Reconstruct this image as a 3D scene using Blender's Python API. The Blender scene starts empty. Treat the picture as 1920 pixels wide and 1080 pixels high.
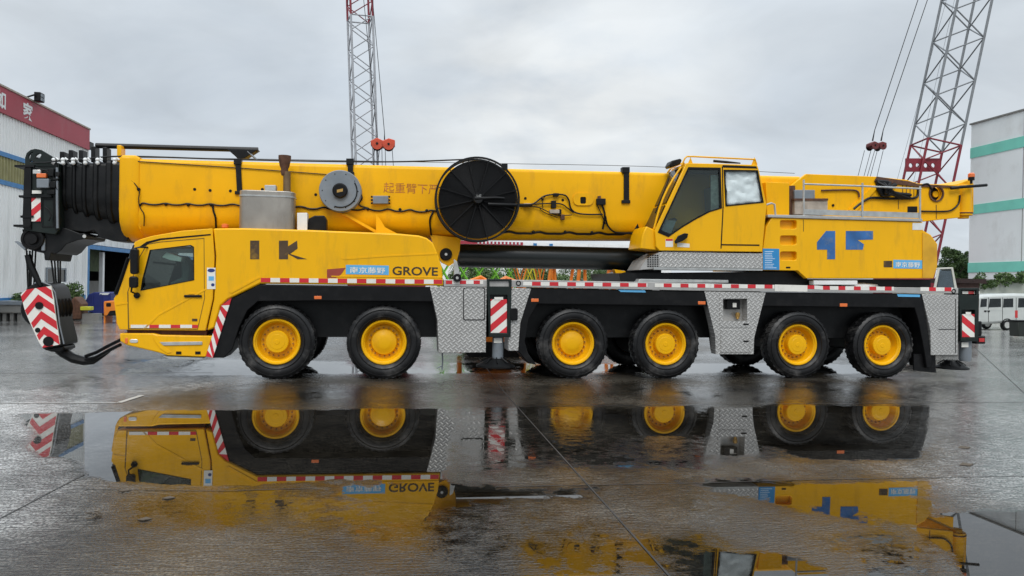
import bpy, bmesh, math, random
import numpy as np
from mathutils import Vector, Matrix, noise
random.seed(4); RNG = np.random.default_rng(4)
sc = bpy.context.scene
C = sc.collection
R = math.radians

# ------------------------------------------------------------------ camera
FPX = 1387.0
CAM_H = 1.95
CAM_M = Matrix.Rotation(R(90 - 0.277), 3, 'X') @ Matrix.Rotation(R(1.03), 3, 'Z')
cd = bpy.data.cameras.new('camera'); cam = bpy.data.objects.new('camera', cd); C.objects.link(cam)
cd.sensor_width = 36; cd.lens = FPX / 1920 * 36; cd.clip_start = .1; cd.clip_end = 3000
mw = CAM_M.to_4x4(); mw.translation = (0, 0, CAM_H); cam.matrix_world = mw
sc.camera = cam

# ------------------------------------------------------------------ sky, sun, exposure
SUN_EL, SUN_ROT = 50, 184          # degrees; rotation measured as in the sky texture
sc.view_settings.view_transform = 'Standard'; sc.view_settings.look = 'None'
sc.view_settings.gamma = 1; sc.view_settings.use_curve_mapping = False
sc.view_settings.exposure = 0.0
wd = bpy.data.worlds.new('World'); sc.world = wd; wd.use_nodes = True
nt = wd.node_tree; nt.nodes.clear()
def N(t, **k):
    n = nt.nodes.new(t)
    for a, b in k.items(): setattr(n, a, b)
    return n
def LK(a, b): nt.links.new(a, b)
out = N('ShaderNodeOutputWorld')
tc = N('ShaderNodeTexCoord'); sep = N('ShaderNodeSeparateXYZ'); LK(tc.outputs['Generated'], sep.inputs[0])
zc = N('ShaderNodeMath', operation='MAXIMUM'); LK(sep.outputs[2], zc.inputs[0]); zc.inputs[1].default_value = 0.0
zp = N('ShaderNodeMath', operation='ADD'); LK(zc.outputs[0], zp.inputs[0]); zp.inputs[1].default_value = 0.22
dx = N('ShaderNodeMath', operation='DIVIDE'); LK(sep.outputs[0], dx.inputs[0]); LK(zp.outputs[0], dx.inputs[1])
dy = N('ShaderNodeMath', operation='DIVIDE'); LK(sep.outputs[1], dy.inputs[0]); LK(zp.outputs[0], dy.inputs[1])
cmb = N('ShaderNodeCombineXYZ'); LK(dx.outputs[0], cmb.inputs[0]); LK(dy.outputs[0], cmb.inputs[1])
n1 = N('ShaderNodeTexNoise'); n1.inputs['Scale'].default_value = 1.05; n1.inputs['Detail'].default_value = 7; n1.inputs['Roughness'].default_value = .56
n1.inputs['Distortion'].default_value = .35
mp = N('ShaderNodeMapping'); mp.inputs['Location'].default_value = (3.1, 1.35, 0); LK(cmb.outputs[0], mp.inputs[0]); LK(mp.outputs[0], n1.inputs['Vector'])
cr = N('ShaderNodeValToRGB'); LK(n1.outputs[0], cr.inputs[0])
cr.color_ramp.elements[0].position = .30; cr.color_ramp.elements[0].color = (.60, .665, .735, 1)
cr.color_ramp.elements[1].position = .72; cr.color_ramp.elements[1].color = (.77, .825, .87, 1)
# the thin bright break in the cloud ahead
nrm = N('ShaderNodeVectorMath', operation='NORMALIZE'); LK(tc.outputs['Generated'], nrm.inputs[0])
dot = N('ShaderNodeVectorMath', operation='DOT_PRODUCT'); LK(nrm.outputs[0], dot.inputs[0])
bd_ = (CAM_M @ Vector(((1060 - 960) / FPX, (540 - 240) / FPX, -1))).normalized(); dot.inputs[1].default_value = bd_
mr = N('ShaderNodeMapRange'); LK(dot.outputs['Value'], mr.inputs[0])
mr.inputs[1].default_value = .965; mr.inputs[2].default_value = 1.0; mr.inputs[3].default_value = 0; mr.inputs[4].default_value = 1
n2 = N('ShaderNodeTexNoise'); n2.inputs['Scale'].default_value = 2.6; n2.inputs['Detail'].default_value = 6; LK(mp.outputs[0], n2.inputs['Vector'])
cr2 = N('ShaderNodeValToRGB'); LK(n2.outputs[0], cr2.inputs[0]); cr2.color_ramp.elements[0].position = .36; cr2.color_ramp.elements[1].position = .56
mm = N('ShaderNodeMath', operation='MULTIPLY'); LK(mr.outputs[0], mm.inputs[0]); LK(cr2.outputs[0], mm.inputs[1])
mixb = N('ShaderNodeMix', data_type='RGBA'); LK(mm.outputs[0], mixb.inputs[0]); LK(cr.outputs[0], mixb.inputs[6]); mixb.inputs[7].default_value = (.86, .89, .90, 1)
# overcast sky: brighter towards the zenith (CIE overcast)
g1 = N('ShaderNodeMapRange', interpolation_type='SMOOTHSTEP'); LK(zc.outputs[0], g1.inputs[0]); g1.inputs[1].default_value = .28; g1.inputs[2].default_value = 1.0; g1.inputs[3].default_value = 1.0; g1.inputs[4].default_value = 2.7
g2 = N('ShaderNodeMix', data_type='RGBA', blend_type='MULTIPLY'); g2.inputs[0].default_value = 1
n4 = N('ShaderNodeTexNoise'); n4.inputs['Scale'].default_value = 2.1; n4.inputs['Detail'].default_value = 6; n4.inputs['Distortion'].default_value = .6; LK(mp.outputs[0], n4.inputs['Vector'])
m4 = N('ShaderNodeMapRange'); LK(n4.outputs[0], m4.inputs[0]); m4.inputs[1].default_value = .33; m4.inputs[2].default_value = .67; m4.inputs[3].default_value = .91; m4.inputs[4].default_value = 1.08
mix4 = N('ShaderNodeMix', data_type='RGBA', blend_type='MULTIPLY'); mix4.inputs[0].default_value = 1; LK(mixb.outputs[2], mix4.inputs[6]); LK(m4.outputs[0], mix4.inputs[7])
LK(mix4.outputs[2], g2.inputs[6]); LK(g1.outputs[0], g2.inputs[7])
bgc = N('ShaderNodeBackground'); LK(g2.outputs[2], bgc.inputs[0]); bgc.inputs[1].default_value = 1.0
sky = N('ShaderNodeTexSky', sky_type='NISHITA'); sky.sun_disc = False; sky.sun_elevation = R(SUN_EL); sky.sun_rotation = R(SUN_ROT)
bgs = N('ShaderNodeBackground'); LK(sky.outputs[0], bgs.inputs[0]); bgs.inputs[1].default_value = .06
ms = N('ShaderNodeMixShader'); ms.inputs[0].default_value = .94; LK(bgs.outputs[0], ms.inputs[1]); LK(bgc.outputs[0], ms.inputs[2]); LK(ms.outputs[0], out.inputs[0])
sl = bpy.data.lights.new('sun', 'SUN'); sl.energy = 1.5; sl.angle = R(25); sl.color = (1, .97, .93)
so = bpy.data.objects.new('sun', sl); C.objects.link(so)
a = R(SUN_ROT)
sd = Vector((math.sin(a) * math.cos(R(SUN_EL)), math.cos(a) * math.cos(R(SUN_EL)), math.sin(R(SUN_EL))))
so.rotation_euler = sd.to_track_quat('Z', 'Y').to_euler()

# ------------------------------------------------------------------ the yard's own axes: s along the crane, d away from it, z up
TH = math.atan(.154)
ES = Vector((math.cos(TH), math.sin(TH), 0)); ED = Vector((-math.sin(TH), math.cos(TH), 0))
ORG = Vector((0, 15.2, 0))
FR = Matrix.Translation(ORG) @ Matrix.Rotation(TH, 4, 'Z')
EYE = Vector((-(ORG.dot(ES)), -(ORG.dot(ED)), CAM_H))
def ray(px, py):
    v = CAM_M @ Vector(((px - 960) / FPX, (540 - py) / FPX, -1))
    return Vector((v.dot(ES), v.dot(ED), v.z))
def V(px, py, d):                  # point of the plane d = const
    r = ray(px, py); return EYE + r * ((d - EYE.y) / r.y)
def VS(px, py, s):                 # point of the plane s = const
    r = ray(px, py); return EYE + r * ((s - EYE.x) / r.x)
def G(px, py, z=0):                # point of the ground
    r = ray(px, py); return EYE + r * ((z - EYE.z) / r.z)
def P(pts, d): return [(v.x, v.z) for v in (V(x, y, d) for x, y in pts)]
def PS(pts, s): return [(v.y, v.z) for v in (VS(x, y, s) for x, y in pts)]

# ------------------------------------------------------------------ materials
MATS = {}
def mat(name, col, rough=.5, metal=0, var=.12, vs=3.0, bump=0, bs=40, coat=0, dirt=None, ior=1.45, spec=.5):
    m = bpy.data.materials.new(name); m.use_nodes = True; t = m.node_tree; b = t.nodes['Principled BSDF']
    b.inputs['Roughness'].default_value = rough; b.inputs['Metallic'].default_value = metal
    b.inputs['Coat Weight'].default_value = coat; b.inputs['Coat Roughness'].default_value = .08; b.inputs['IOR'].default_value = ior
    b.inputs['Specular IOR Level'].default_value = spec
    c = t.nodes.new('ShaderNodeTexCoord'); n = t.nodes.new('ShaderNodeTexNoise'); n.inputs['Scale'].default_value = vs; n.inputs['Detail'].default_value = 6
    t.links.new(c.outputs['Object'], n.inputs['Vector'])
    r = t.nodes.new('ShaderNodeValToRGB'); t.links.new(n.outputs[0], r.inputs[0])
    r.color_ramp.elements[0].position = .3; r.color_ramp.elements[1].position = .7
    r.color_ramp.elements[0].color = tuple(x * (1 - var) for x in col) + (1,); r.color_ramp.elements[1].color = tuple(min(1, x * (1 + var)) for x in col) + (1,)
    src = r.outputs[0]
    if dirt:
        n3 = t.nodes.new('ShaderNodeTexNoise'); n3.inputs['Scale'].default_value = dirt[2]; n3.inputs['Detail'].default_value = 9; n3.inputs['Roughness'].default_value = .65
        mp_ = t.nodes.new('ShaderNodeMapping'); mp_.inputs['Scale'].default_value = (1, 1, dirt[3] if len(dirt) > 3 else 1)
        t.links.new(c.outputs['Object'], mp_.inputs[0]); t.links.new(mp_.outputs[0], n3.inputs['Vector'])
        r3 = t.nodes.new('ShaderNodeValToRGB'); r3.color_ramp.elements[0].position = .52; r3.color_ramp.elements[1].position = .75
        r3.color_ramp.elements[1].color = (dirt[1],) * 3 + (1,); t.links.new(n3.outputs[0], r3.inputs[0])
        mx = t.nodes.new('ShaderNodeMix'); mx.data_type = 'RGBA'; t.links.new(r3.outputs[0], mx.inputs[0]); t.links.new(src, mx.inputs[6]); mx.inputs[7].default_value = dirt[0] + (1,)
        src = mx.outputs[2]
    t.links.new(src, b.inputs['Base Color'])
    if bump:
        nb = t.nodes.new('ShaderNodeTexNoise'); nb.inputs['Scale'].default_value = bs; nb.inputs['Detail'].default_value = 4
        t.links.new(c.outputs['Object'], nb.inputs['Vector'])
        bb = t.nodes.new('ShaderNodeBump'); bb.inputs['Strength'].default_value = bump; bb.inputs['Distance'].default_value = .01
        t.links.new(nb.outputs[0], bb.inputs['Height']); t.links.new(bb.outputs[0], b.inputs['Normal'])
    MATS[name] = m; return m
YEL = mat('yellow_paint', (.85, .435, .004), .30, var=.04, vs=1.3, coat=.06, spec=.25, dirt=((.45, .24, .03), .42, 5, .22))
YEL2 = mat('yellow_boom_paint', (.86, .43, .004), .36, var=.06, vs=1.1, coat=.04, spec=.18, dirt=((.42, .21, .03), .42, 4, .30))
BLK = mat('black_plastic', (.006, .006, .0065), .38, var=.25, vs=6, dirt=((.03, .028, .026), .3, 3), spec=.25)
BLK2 = mat('black_steel', (.007, .0075, .008), .40, var=.25, vs=4, dirt=((.03, .028, .026), .35, 4), spec=.28)
DKG = mat('dark_green_steel', (.010, .016, .014), .36, var=.2, vs=4, dirt=((.05, .047, .04), .3, 5), spec=.35)
RUB = mat('tyre_rubber', (.008, .008, .0085), .42, var=.3, vs=5, bump=.25, bs=30, dirt=((.10, .095, .09), .9, 2.6), spec=.4)
GRY = mat('grey_aluminium', (.44, .43, .41), .38, metal=.4, var=.10, vs=5, dirt=((.25, .24, .22), .4, 6))
GRY2 = mat('galvanised_steel', (.42, .43, .42), .45, metal=.35, var=.15, vs=8)
GRP = mat('grey_paint', (.20, .225, .25), .4, var=.1, vs=4, dirt=((.15, .14, .13), .4, 7))
RED = mat('red_reflective', (.58, .025, .035), .35, var=.08)
WHT = mat('white_reflective', (.78, .76, .70), .35, var=.06, dirt=((.45, .42, .36), .4, 7))
WHP = mat('white_paint', (.74, .75, .74), .45, var=.06, dirt=((.5, .48, .44), .35, 2))
BLU = mat('blue_sticker', (.03, .24, .52), .4, var=.05)
BLU2 = mat('light_blue_sticker', (.12, .42, .72), .4, var=.05)
LET = mat('brown_lettering', (.055, .035, .015), .5)
LETR = mat('red_brown_lettering', (.42, .12, .02), .5)
DKD = mat('dark_marking', (.07, .04, .018), .5, var=.3, vs=3, dirt=((.40, .22, .02), .75, 4))
ORL = mat('orange_lens', (.75, .16, .03), .25, coat=.5)
REDL = mat('red_lens', (.5, .03, .03), .25, coat=.5)
RUST = mat('rusty_steel', (.10, .045, .025), .75, var=.4, vs=9, bump=.4)
BRS = mat('brass', (.55, .33, .10), .35, metal=.7)
BRN = mat('weathered_board', (.40, .34, .28), .7, var=.25, vs=6)
CHR = mat('bright_metal', (.65, .64, .61), .28, metal=.6)
def glass(name, tint, fac=1.0):
    m = bpy.data.materials.new(name); m.use_nodes = True; t = m.node_tree; t.nodes.clear()
    o = t.nodes.new('ShaderNodeOutputMaterial'); tr = t.nodes.new('ShaderNodeBsdfTransparent'); tr.inputs[0].default_value = tint + (1,)
    gl = t.nodes.new('ShaderNodeBsdfGlossy'); gl.inputs['Roughness'].default_value = .03; gl.inputs[0].default_value = (.9, .95, .95, 1)
    f = t.nodes.new('ShaderNodeFresnel'); ge = t.nodes.new('ShaderNodeNewGeometry'); io = t.nodes.new('ShaderNodeMapRange'); io.inputs[3].default_value = 1.5; io.inputs[4].default_value = 1 / 1.5
    t.links.new(ge.outputs['Backfacing'], io.inputs[0]); t.links.new(io.outputs[0], f.inputs[0])
    x = t.nodes.new('ShaderNodeMixShader'); t.links.new(f.outputs[0], x.inputs[0]); t.links.new(tr.outputs[0], x.inputs[1]); t.links.new(gl.outputs[0], x.inputs[2]); t.links.new(x.outputs[0], o.inputs[0])
    return m
GLA = glass('cab_glass', (.68, .76, .73)); GLC = glass('clear_glass', (.93, .95, .95)); GLD = mat('dark_glass', (.012, .016, .018), .05, var=.3, ior=1.5)
def checker_mat():
    m = mat('checker_plate', (.43, .42, .40), .36, metal=.45, var=.10, vs=3)
    t = m.node_tree; b = t.nodes['Principled BSDF']; c = t.nodes.new('ShaderNodeTexCoord')
    mp_ = t.nodes.new('ShaderNodeMapping'); mp_.inputs['Rotation'].default_value = (0, R(45), 0); t.links.new(c.outputs['Object'], mp_.inputs[0])
    sp = t.nodes.new('ShaderNodeSeparateXYZ'); t.links.new(mp_.outputs[0], sp.inputs[0])
    def mth(op, a_, b_=None):
        n = t.nodes.new('ShaderNodeMath'); n.operation = op
        for i, q in enumerate((a_, b_)):
            if q is None: continue
            if isinstance(q, (int, float)): n.inputs[i].default_value = q
            else: t.links.new(q, n.inputs[i])
        return n.outputs[0]
    K = 2 * math.pi / .155
    u = mth('MULTIPLY', sp.outputs[0], K); v = mth('MULTIPLY', sp.outputs[2], K)
    A = mth('MULTIPLY', mth('SINE', u), mth('SINE', v))          # parity of the cells
    su = mth('ABSOLUTE', mth('SINE', u)); sv = mth('ABSOLUTE', mth('SINE', v))
    bar1 = mth('MULTIPLY', mth('POWER', su, 6.0), mth('GREATER_THAN', A, 0)); bar2 = mth('MULTIPLY', mth('POWER', sv, 6.0), mth('LESS_THAN', A, 0))
    hgt = mth('MULTIPLY', mth('ADD', bar1, bar2), mth('MULTIPLY', mth('POWER', su, .3), mth('POWER', sv, .3)))
    bb = t.nodes.new('ShaderNodeBump'); bb.inputs['Strength'].default_value = 1; bb.inputs['Distance'].default_value = .006
    t.links.new(hgt, bb.inputs['Height']); t.links.new(bb.outputs[0], b.inputs['Normal'])
    # polished tops
    src = b.inputs['Base Color'].links[0].from_socket
    mx = t.nodes.new('ShaderNodeMix'); mx.data_type = 'RGBA'; t.links.new(hgt, mx.inputs[0]); t.links.new(src, mx.inputs[6]); mx.inputs[7].default_value = (.52, .51, .49, 1)
    t.links.new(mx.outputs[2], b.inputs['Base Color'])
    return m
CHK = checker_mat()

# ------------------------------------------------------------------ mesh builder
OFF = Vector((0, 0, 0)); ROOT = [None]
class MB:
    def __init__(self): self.v = []; self.f = []; self.m = []
    def add(self, vs, fs, m=0):
        k = len(self.v); self.v += [tuple(x) for x in vs]; self.f += [tuple(i + k for i in q) for q in fs]; self.m += [m] * len(fs); return self
    def prism(self, poly, d0, d1, m=0, holes=(), mh=None, axis='d'):
        def pt(p, d): return (p[0], d, p[1]) if axis == 'd' else ((d, p[0], p[1]) if axis == 's' else (p[0], p[1], d))
        loops = [poly] + list(holes); k0 = len(self.v); vs = []; st = []
        for lp in loops:
            st.append(len(vs)); vs += [pt(p, d0) for p in lp] + [pt(p, d1) for p in lp]
        fs = []; ms = []
        for li, lp in enumerate(loops):
            n = len(lp); a_ = st[li]
            for i in range(n):
                j = (i + 1) % n; fs.append((a_ + i, a_ + j, a_ + n + j, a_ + n + i)); ms.append(m if li == 0 or mh is None else mh)
        if not holes:
            n = len(poly); fs += [tuple(range(n))[::-1], tuple(range(n, 2 * n))]; ms += [m, m]
        else:
            bm = bmesh.new(); ed = []; idx = {}
            for li, lp in enumerate(loops):
                q = [bm.verts.new((p[0], p[1], 0)) for p in lp]
                for i, w in enumerate(q): idx[w] = (li, i)
                ed += [bm.edges.new((q[i], q[(i + 1) % len(q)])) for i in range(len(q))]
            r = bmesh.ops.triangle_fill(bm, use_beauty=True, use_dissolve=False, edges=ed)
            for fc in r['geom']:
                if isinstance(fc, bmesh.types.BMFace):
                    t = [idx[w] for w in fc.verts]
                    fs.append(tuple(st[l] + i for l, i in t)); fs.append(tuple(st[l] + len(loops[l]) + i for l, i in t[::-1])); ms += [m, m]
            bm.free()
        self.v += vs; self.f += [tuple(i + k0 for i in q) for q in fs]; self.m += ms; return self
    def box(self, a_, b_, m=0):
        (x0, y0, z0), (x1, y1, z1) = a_, b_
        return self.prism([(x0, z0), (x1, z0), (x1, z1), (x0, z1)], y0, y1, m)
    def quad(self, pts, m=0): return self.add(pts, [tuple(range(len(pts)))], m)
    def tube(self, path, r, n=6, m=0, cap=True):
        path = [Vector(p) for p in path]; rr = r if isinstance(r, (list, tuple)) else [r] * len(path); vs = []; fs = []
        up = None
        for i, p in enumerate(path):
            t = (path[min(i + 1, len(path) - 1)] - path[max(i - 1, 0)]).normalized()
            if up is None: up = Vector((0, 0, 1)) if abs(t.z) < .9 else Vector((1, 0, 0))
            x = t.cross(up); x = x.normalized() if x.length > 1e-6 else t.orthogonal().normalized(); y = x.cross(t); up = y
            for k in range(n):
                a_ = 2 * math.pi * k / n; vs.append(p + (x * math.cos(a_) + y * math.sin(a_)) * rr[i])
        for i in range(len(path) - 1):
            for k in range(n):
                fs.append((i * n + k, i * n + (k + 1) % n, (i + 1) * n + (k + 1) % n, (i + 1) * n + k))
        if cap: fs += [tuple(range(n))[::-1], tuple(range((len(path) - 1) * n, len(path) * n))]
        return self.add(vs, fs, m)
    def lathe(self, prof, c, axis='d', n=32, m=0, close=False, cap=True):
        vs = []; fs = []; L = len(prof)
        for k in range(n):
            a_ = 2 * math.pi * k / n; ca, sa = math.cos(a_), math.sin(a_)
            for r, h in prof:
                vs.append((c[0] + r * ca, c[1] + h, c[2] + r * sa) if axis == 'd' else ((c[0] + h, c[1] + r * ca, c[2] + r * sa) if axis == 's' else (c[0] + r * ca, c[1] + r * sa, c[2] + h)))
        for k in range(n):
            k2 = (k + 1) % n
            for i in range(L - 1 + (1 if close else 0)):
                j = (i + 1) % L; fs.append((k * L + i, k2 * L + i, k2 * L + j, k * L + j))
        if not close and cap:
            fs.append(tuple(k * L for k in range(n))[::-1]); fs.append(tuple(k * L + L - 1 for k in range(n)))
        return self.add(vs, fs, m)
    def cyl(self, c, r, d0, d1, n=24, m=0, axis='d'): return self.lathe([(r, d0), (r, d1)], c, axis, n, m)
    def ball(self, c, r, m=0, n=10):
        return self.lathe([(r * math.sin(math.pi * (i + .15) / 6.3), -r * math.cos(math.pi * (i + .15) / 6.3)) for i in range(7)], c, 'z', n, m)
    def loft(self, secs, m=0):
        n = len(secs[0]); vs = [p for q in secs for p in q]; fs = []
        for i in range(len(secs) - 1):
            for k in range(n): fs.append((i * n + k, i * n + (k + 1) % n, (i + 1) * n + (k + 1) % n, (i + 1) * n + k))
        fs += [tuple(range(n))[::-1], tuple(range((len(secs) - 1) * n, len(secs) * n))]
        return self.add(vs, fs, m)
    def mesh(self, name, mats, ang=.6, off=None):
        me = bpy.data.meshes.new(name); o_ = OFF if off is None else Vector(off)
        me.from_pydata([(x - o_.x, y - o_.y, z - o_.z) for x, y, z in self.v], [], self.f)
        for x in (mats if isinstance(mats, (list, tuple)) else [mats]): me.materials.append(x)
        me.polygons.foreach_set('material_index', self.m); me.validate()
        bm = bmesh.new(); bm.from_mesh(me); bmesh.ops.recalc_face_normals(bm, faces=bm.faces); bm.to_mesh(me); bm.free()
        me.shade_smooth(); me.set_sharp_from_angle(angle=ang); return me
    def build(self, name, mats, parent=None, bev=0, ang=.6, label=None):
        return link(self.mesh(name, mats, ang), name, parent, bev, label)
def link(me, name, parent=None, bev=0, label=None):
    o = bpy.data.objects.new(name, me); C.objects.link(o)
    if parent is None: o.matrix_world = FR @ Matrix.Translation(OFF)
    else: o.parent = parent
    if bev:
        b = o.modifiers.new('bevel', 'BEVEL'); b.width = bev; b.segments = 2; b.limit_method = 'ANGLE'; b.angle_limit = R(40)
        b.harden_normals = False
    if label: o['label'] = label
    return o
def thing(name, label, cat, at=(0, 0, 0), group=None):
    global OFF
    OFF = Vector(at); o = bpy.data.objects.new(name, None); C.objects.link(o); o.empty_display_size = .3
    o.matrix_world = FR @ Matrix.Translation(OFF); o['label'] = label; o['category'] = cat
    if group: o['group'] = group
    return o
def tag(o, label=None, cat=None, group=None, kind=None):
    for k, v in (('label', label), ('category', cat), ('group', group), ('kind', kind)):
        if v: o[k] = v
    return o
def copy_thing(o, at, rot=None, label=None):
    r = o.copy(); C.objects.link(r); r.matrix_world = FR @ Matrix.Translation(at) @ Matrix.Rotation(rot or 0, 4, 'Z')
    if label: r['label'] = label
    for ch in list(o.children):
        c = ch.copy(); C.objects.link(c); c.parent = r
        for g in ch.children: g2 = g.copy(); C.objects.link(g2); g2.parent = c
    return r
def circ(c, r, n=24, rx=None): return [(c[0] + (rx or r) * math.cos(2 * math.pi * i / n), c[1] + r * math.sin(2 * math.pi * i / n)) for i in range(n)]
def rrect(x0, y0, x1, y1, r=4, n=4):
    o = []
    for cx, cy, a0 in ((x1 - r, y0 + r, -90), (x1 - r, y1 - r, 0), (x0 + r, y1 - r, 90), (x0 + r, y0 + r, 180)):
        for i in range(n + 1): q = R(a0 + 90 * i / n); o.append((cx + r * math.cos(q), cy + r * math.sin(q)))
    return o
def text(s, name, m, parent, o, ux, uz, h, width=None, bold=0, ext=.002):
    """flat lettering: o = lower left point, ux reading direction, uz up, h = height of a capital"""
    cu = bpy.data.curves.new(name, 'FONT'); cu.body = s; cu.offset = bold; cu.extrude = 0; cu.resolution_u = 3
    ob = bpy.data.objects.new(name, cu); C.objects.link(ob); bpy.context.view_layer.update()
    me = bpy.data.meshes.new_from_object(ob.evaluated_get(bpy.context.evaluated_depsgraph_get()))
    bpy.data.objects.remove(ob); bpy.data.curves.remove(cu)
    co = np.array([v.co[:] for v in me.vertices]); mn, mx = co.min(0), co.max(0)
    ky = h / (mx[1] - mn[1]); kx = (width / (mx[0] - mn[0])) if width else ky
    ux = Vector(ux); uz = Vector(uz); o = Vector(o) - OFF
    for v in me.vertices:
        q = o + ux * ((v.co.x - mn[0]) * kx) + uz * ((v.co.y - mn[1]) * ky); v.co = q
    me.materials.append(m); return link(me, name, parent)
def decal(name, pts, d, m, parent, th=.004, label=None):
    return MB().prism(P(pts, d), d, d + th).build(name, m, parent, label=label)
def rect(x0, y0, x1, y1): return [(x0, y0), (x1, y0), (x1, y1), (x0, y1)]
def lerp(a_, b_, t): return (a_[0] + (b_[0] - a_[0]) * t, a_[1] + (b_[1] - a_[1]) * t)

# ================================================================== GROUND
def poly_sd(px, py, poly):
    """signed distance (negative inside) of points to a polygon"""
    n = len(poly); d = np.full(px.shape, 1e9); ins = np.zeros(px.shape, bool)
    for i in range(n):
        ax, ay = poly[i]; bx, by = poly[(i + 1) % n]; ex, ey = bx - ax, by - ay; L = ex * ex + ey * ey + 1e-12
        t = np.clip(((px - ax) * ex + (py - ay) * ey) / L, 0, 1); d = np.minimum(d, np.hypot(px - ax - t * ex, py - ay - t * ey))
        c = ((ay > py) != (by > py)) & (px < ex * (py - ay) / (by - ay + 1e-12) + ax); ins ^= c
    return np.where(ins, -d, d)
def GP(pts): return [(g.x, g.y) for g in (G(x, y) for x, y in pts)]
PUDDLES = [   # outline seen on the ground, strength, softness (m)
    (GP([(40, 776), (240, 771), (480, 769), (835, 765), (860, 800), (840, 850), (835, 880), (830, 905), (640, 905), (560, 906), (440, 906), (300, 907), (215, 905), (155, 893), (150, 862), (120, 858), (75, 856), (55, 835)]), 1.0, .10),
    (GP([(585, 905), (830, 903), (900, 908), (1110, 915), (1095, 938), (900, 943), (820, 948), (640, 935)]), .93, .22),
    (GP([(835, 765), (1100, 762), (1400, 760), (1745, 759), (1740, 800), (1730, 855), (1560, 868), (1420, 865), (1300, 880), (1100, 882), (950, 890), (840, 890)]), .80, .30),
    (GP([(1190, 762), (1290, 762), (1290, 815), (1190, 815)]), .95, .2), (GP([(1440, 762), (1745, 762), (1735, 862), (1500, 858), (1430, 830)]), .97, .12),
    (GP([(1335, 766), (1425, 766), (1420, 850), (1340, 850)]), .93, .15),
    (GP([(1280, 905), (1500, 899), (1745, 899), (1760, 950), (1720, 985), (1560, 972), (1430, 945)]), .90, .3),
    (GP([(1715, 975), (1820, 960), (2000, 955), (2000, 1100), (1800, 1100), (1770, 1030)]), .98, .12),
    (GP([(960, 1010), (1120, 985), (1300, 1000), (1500, 1040), (1520, 1120), (900, 1120)]), .84, .35),
    (GP([(1330, 1050), (1460, 1040), (1560, 1070), (1540, 1120), (1320, 1120)]), .98, .1),
    (GP([(1500, 1000), (1720, 985), (1800, 1060), (1780, 1120), (1500, 1120)]), .80, .3),
    (GP([(230, 940), (420, 918), (830, 930), (900, 975), (560, 1000), (260, 985)]), .76, .30),
    (GP([(560, 1000), (880, 960), (1000, 1000), (960, 1100), (640, 1120), (500, 1060)]), .70, .4),
    (GP([(1735, 630), (2200, 620), (2200, 900), (1900, 940), (1765, 880)]), .66, .35),
    (GP([(-400, 606), (225, 606), (400, 660), (420, 712), (300, 728), (-400, 735)]), .64, .4),
    (GP([(215, 672), (900, 680), (1750, 684), (1750, 700), (900, 700), (215, 704)]), .82, .25),
    (GP([(0, 590), (230, 592), (230, 606), (0, 610)]), .95, .5),
]
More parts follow.
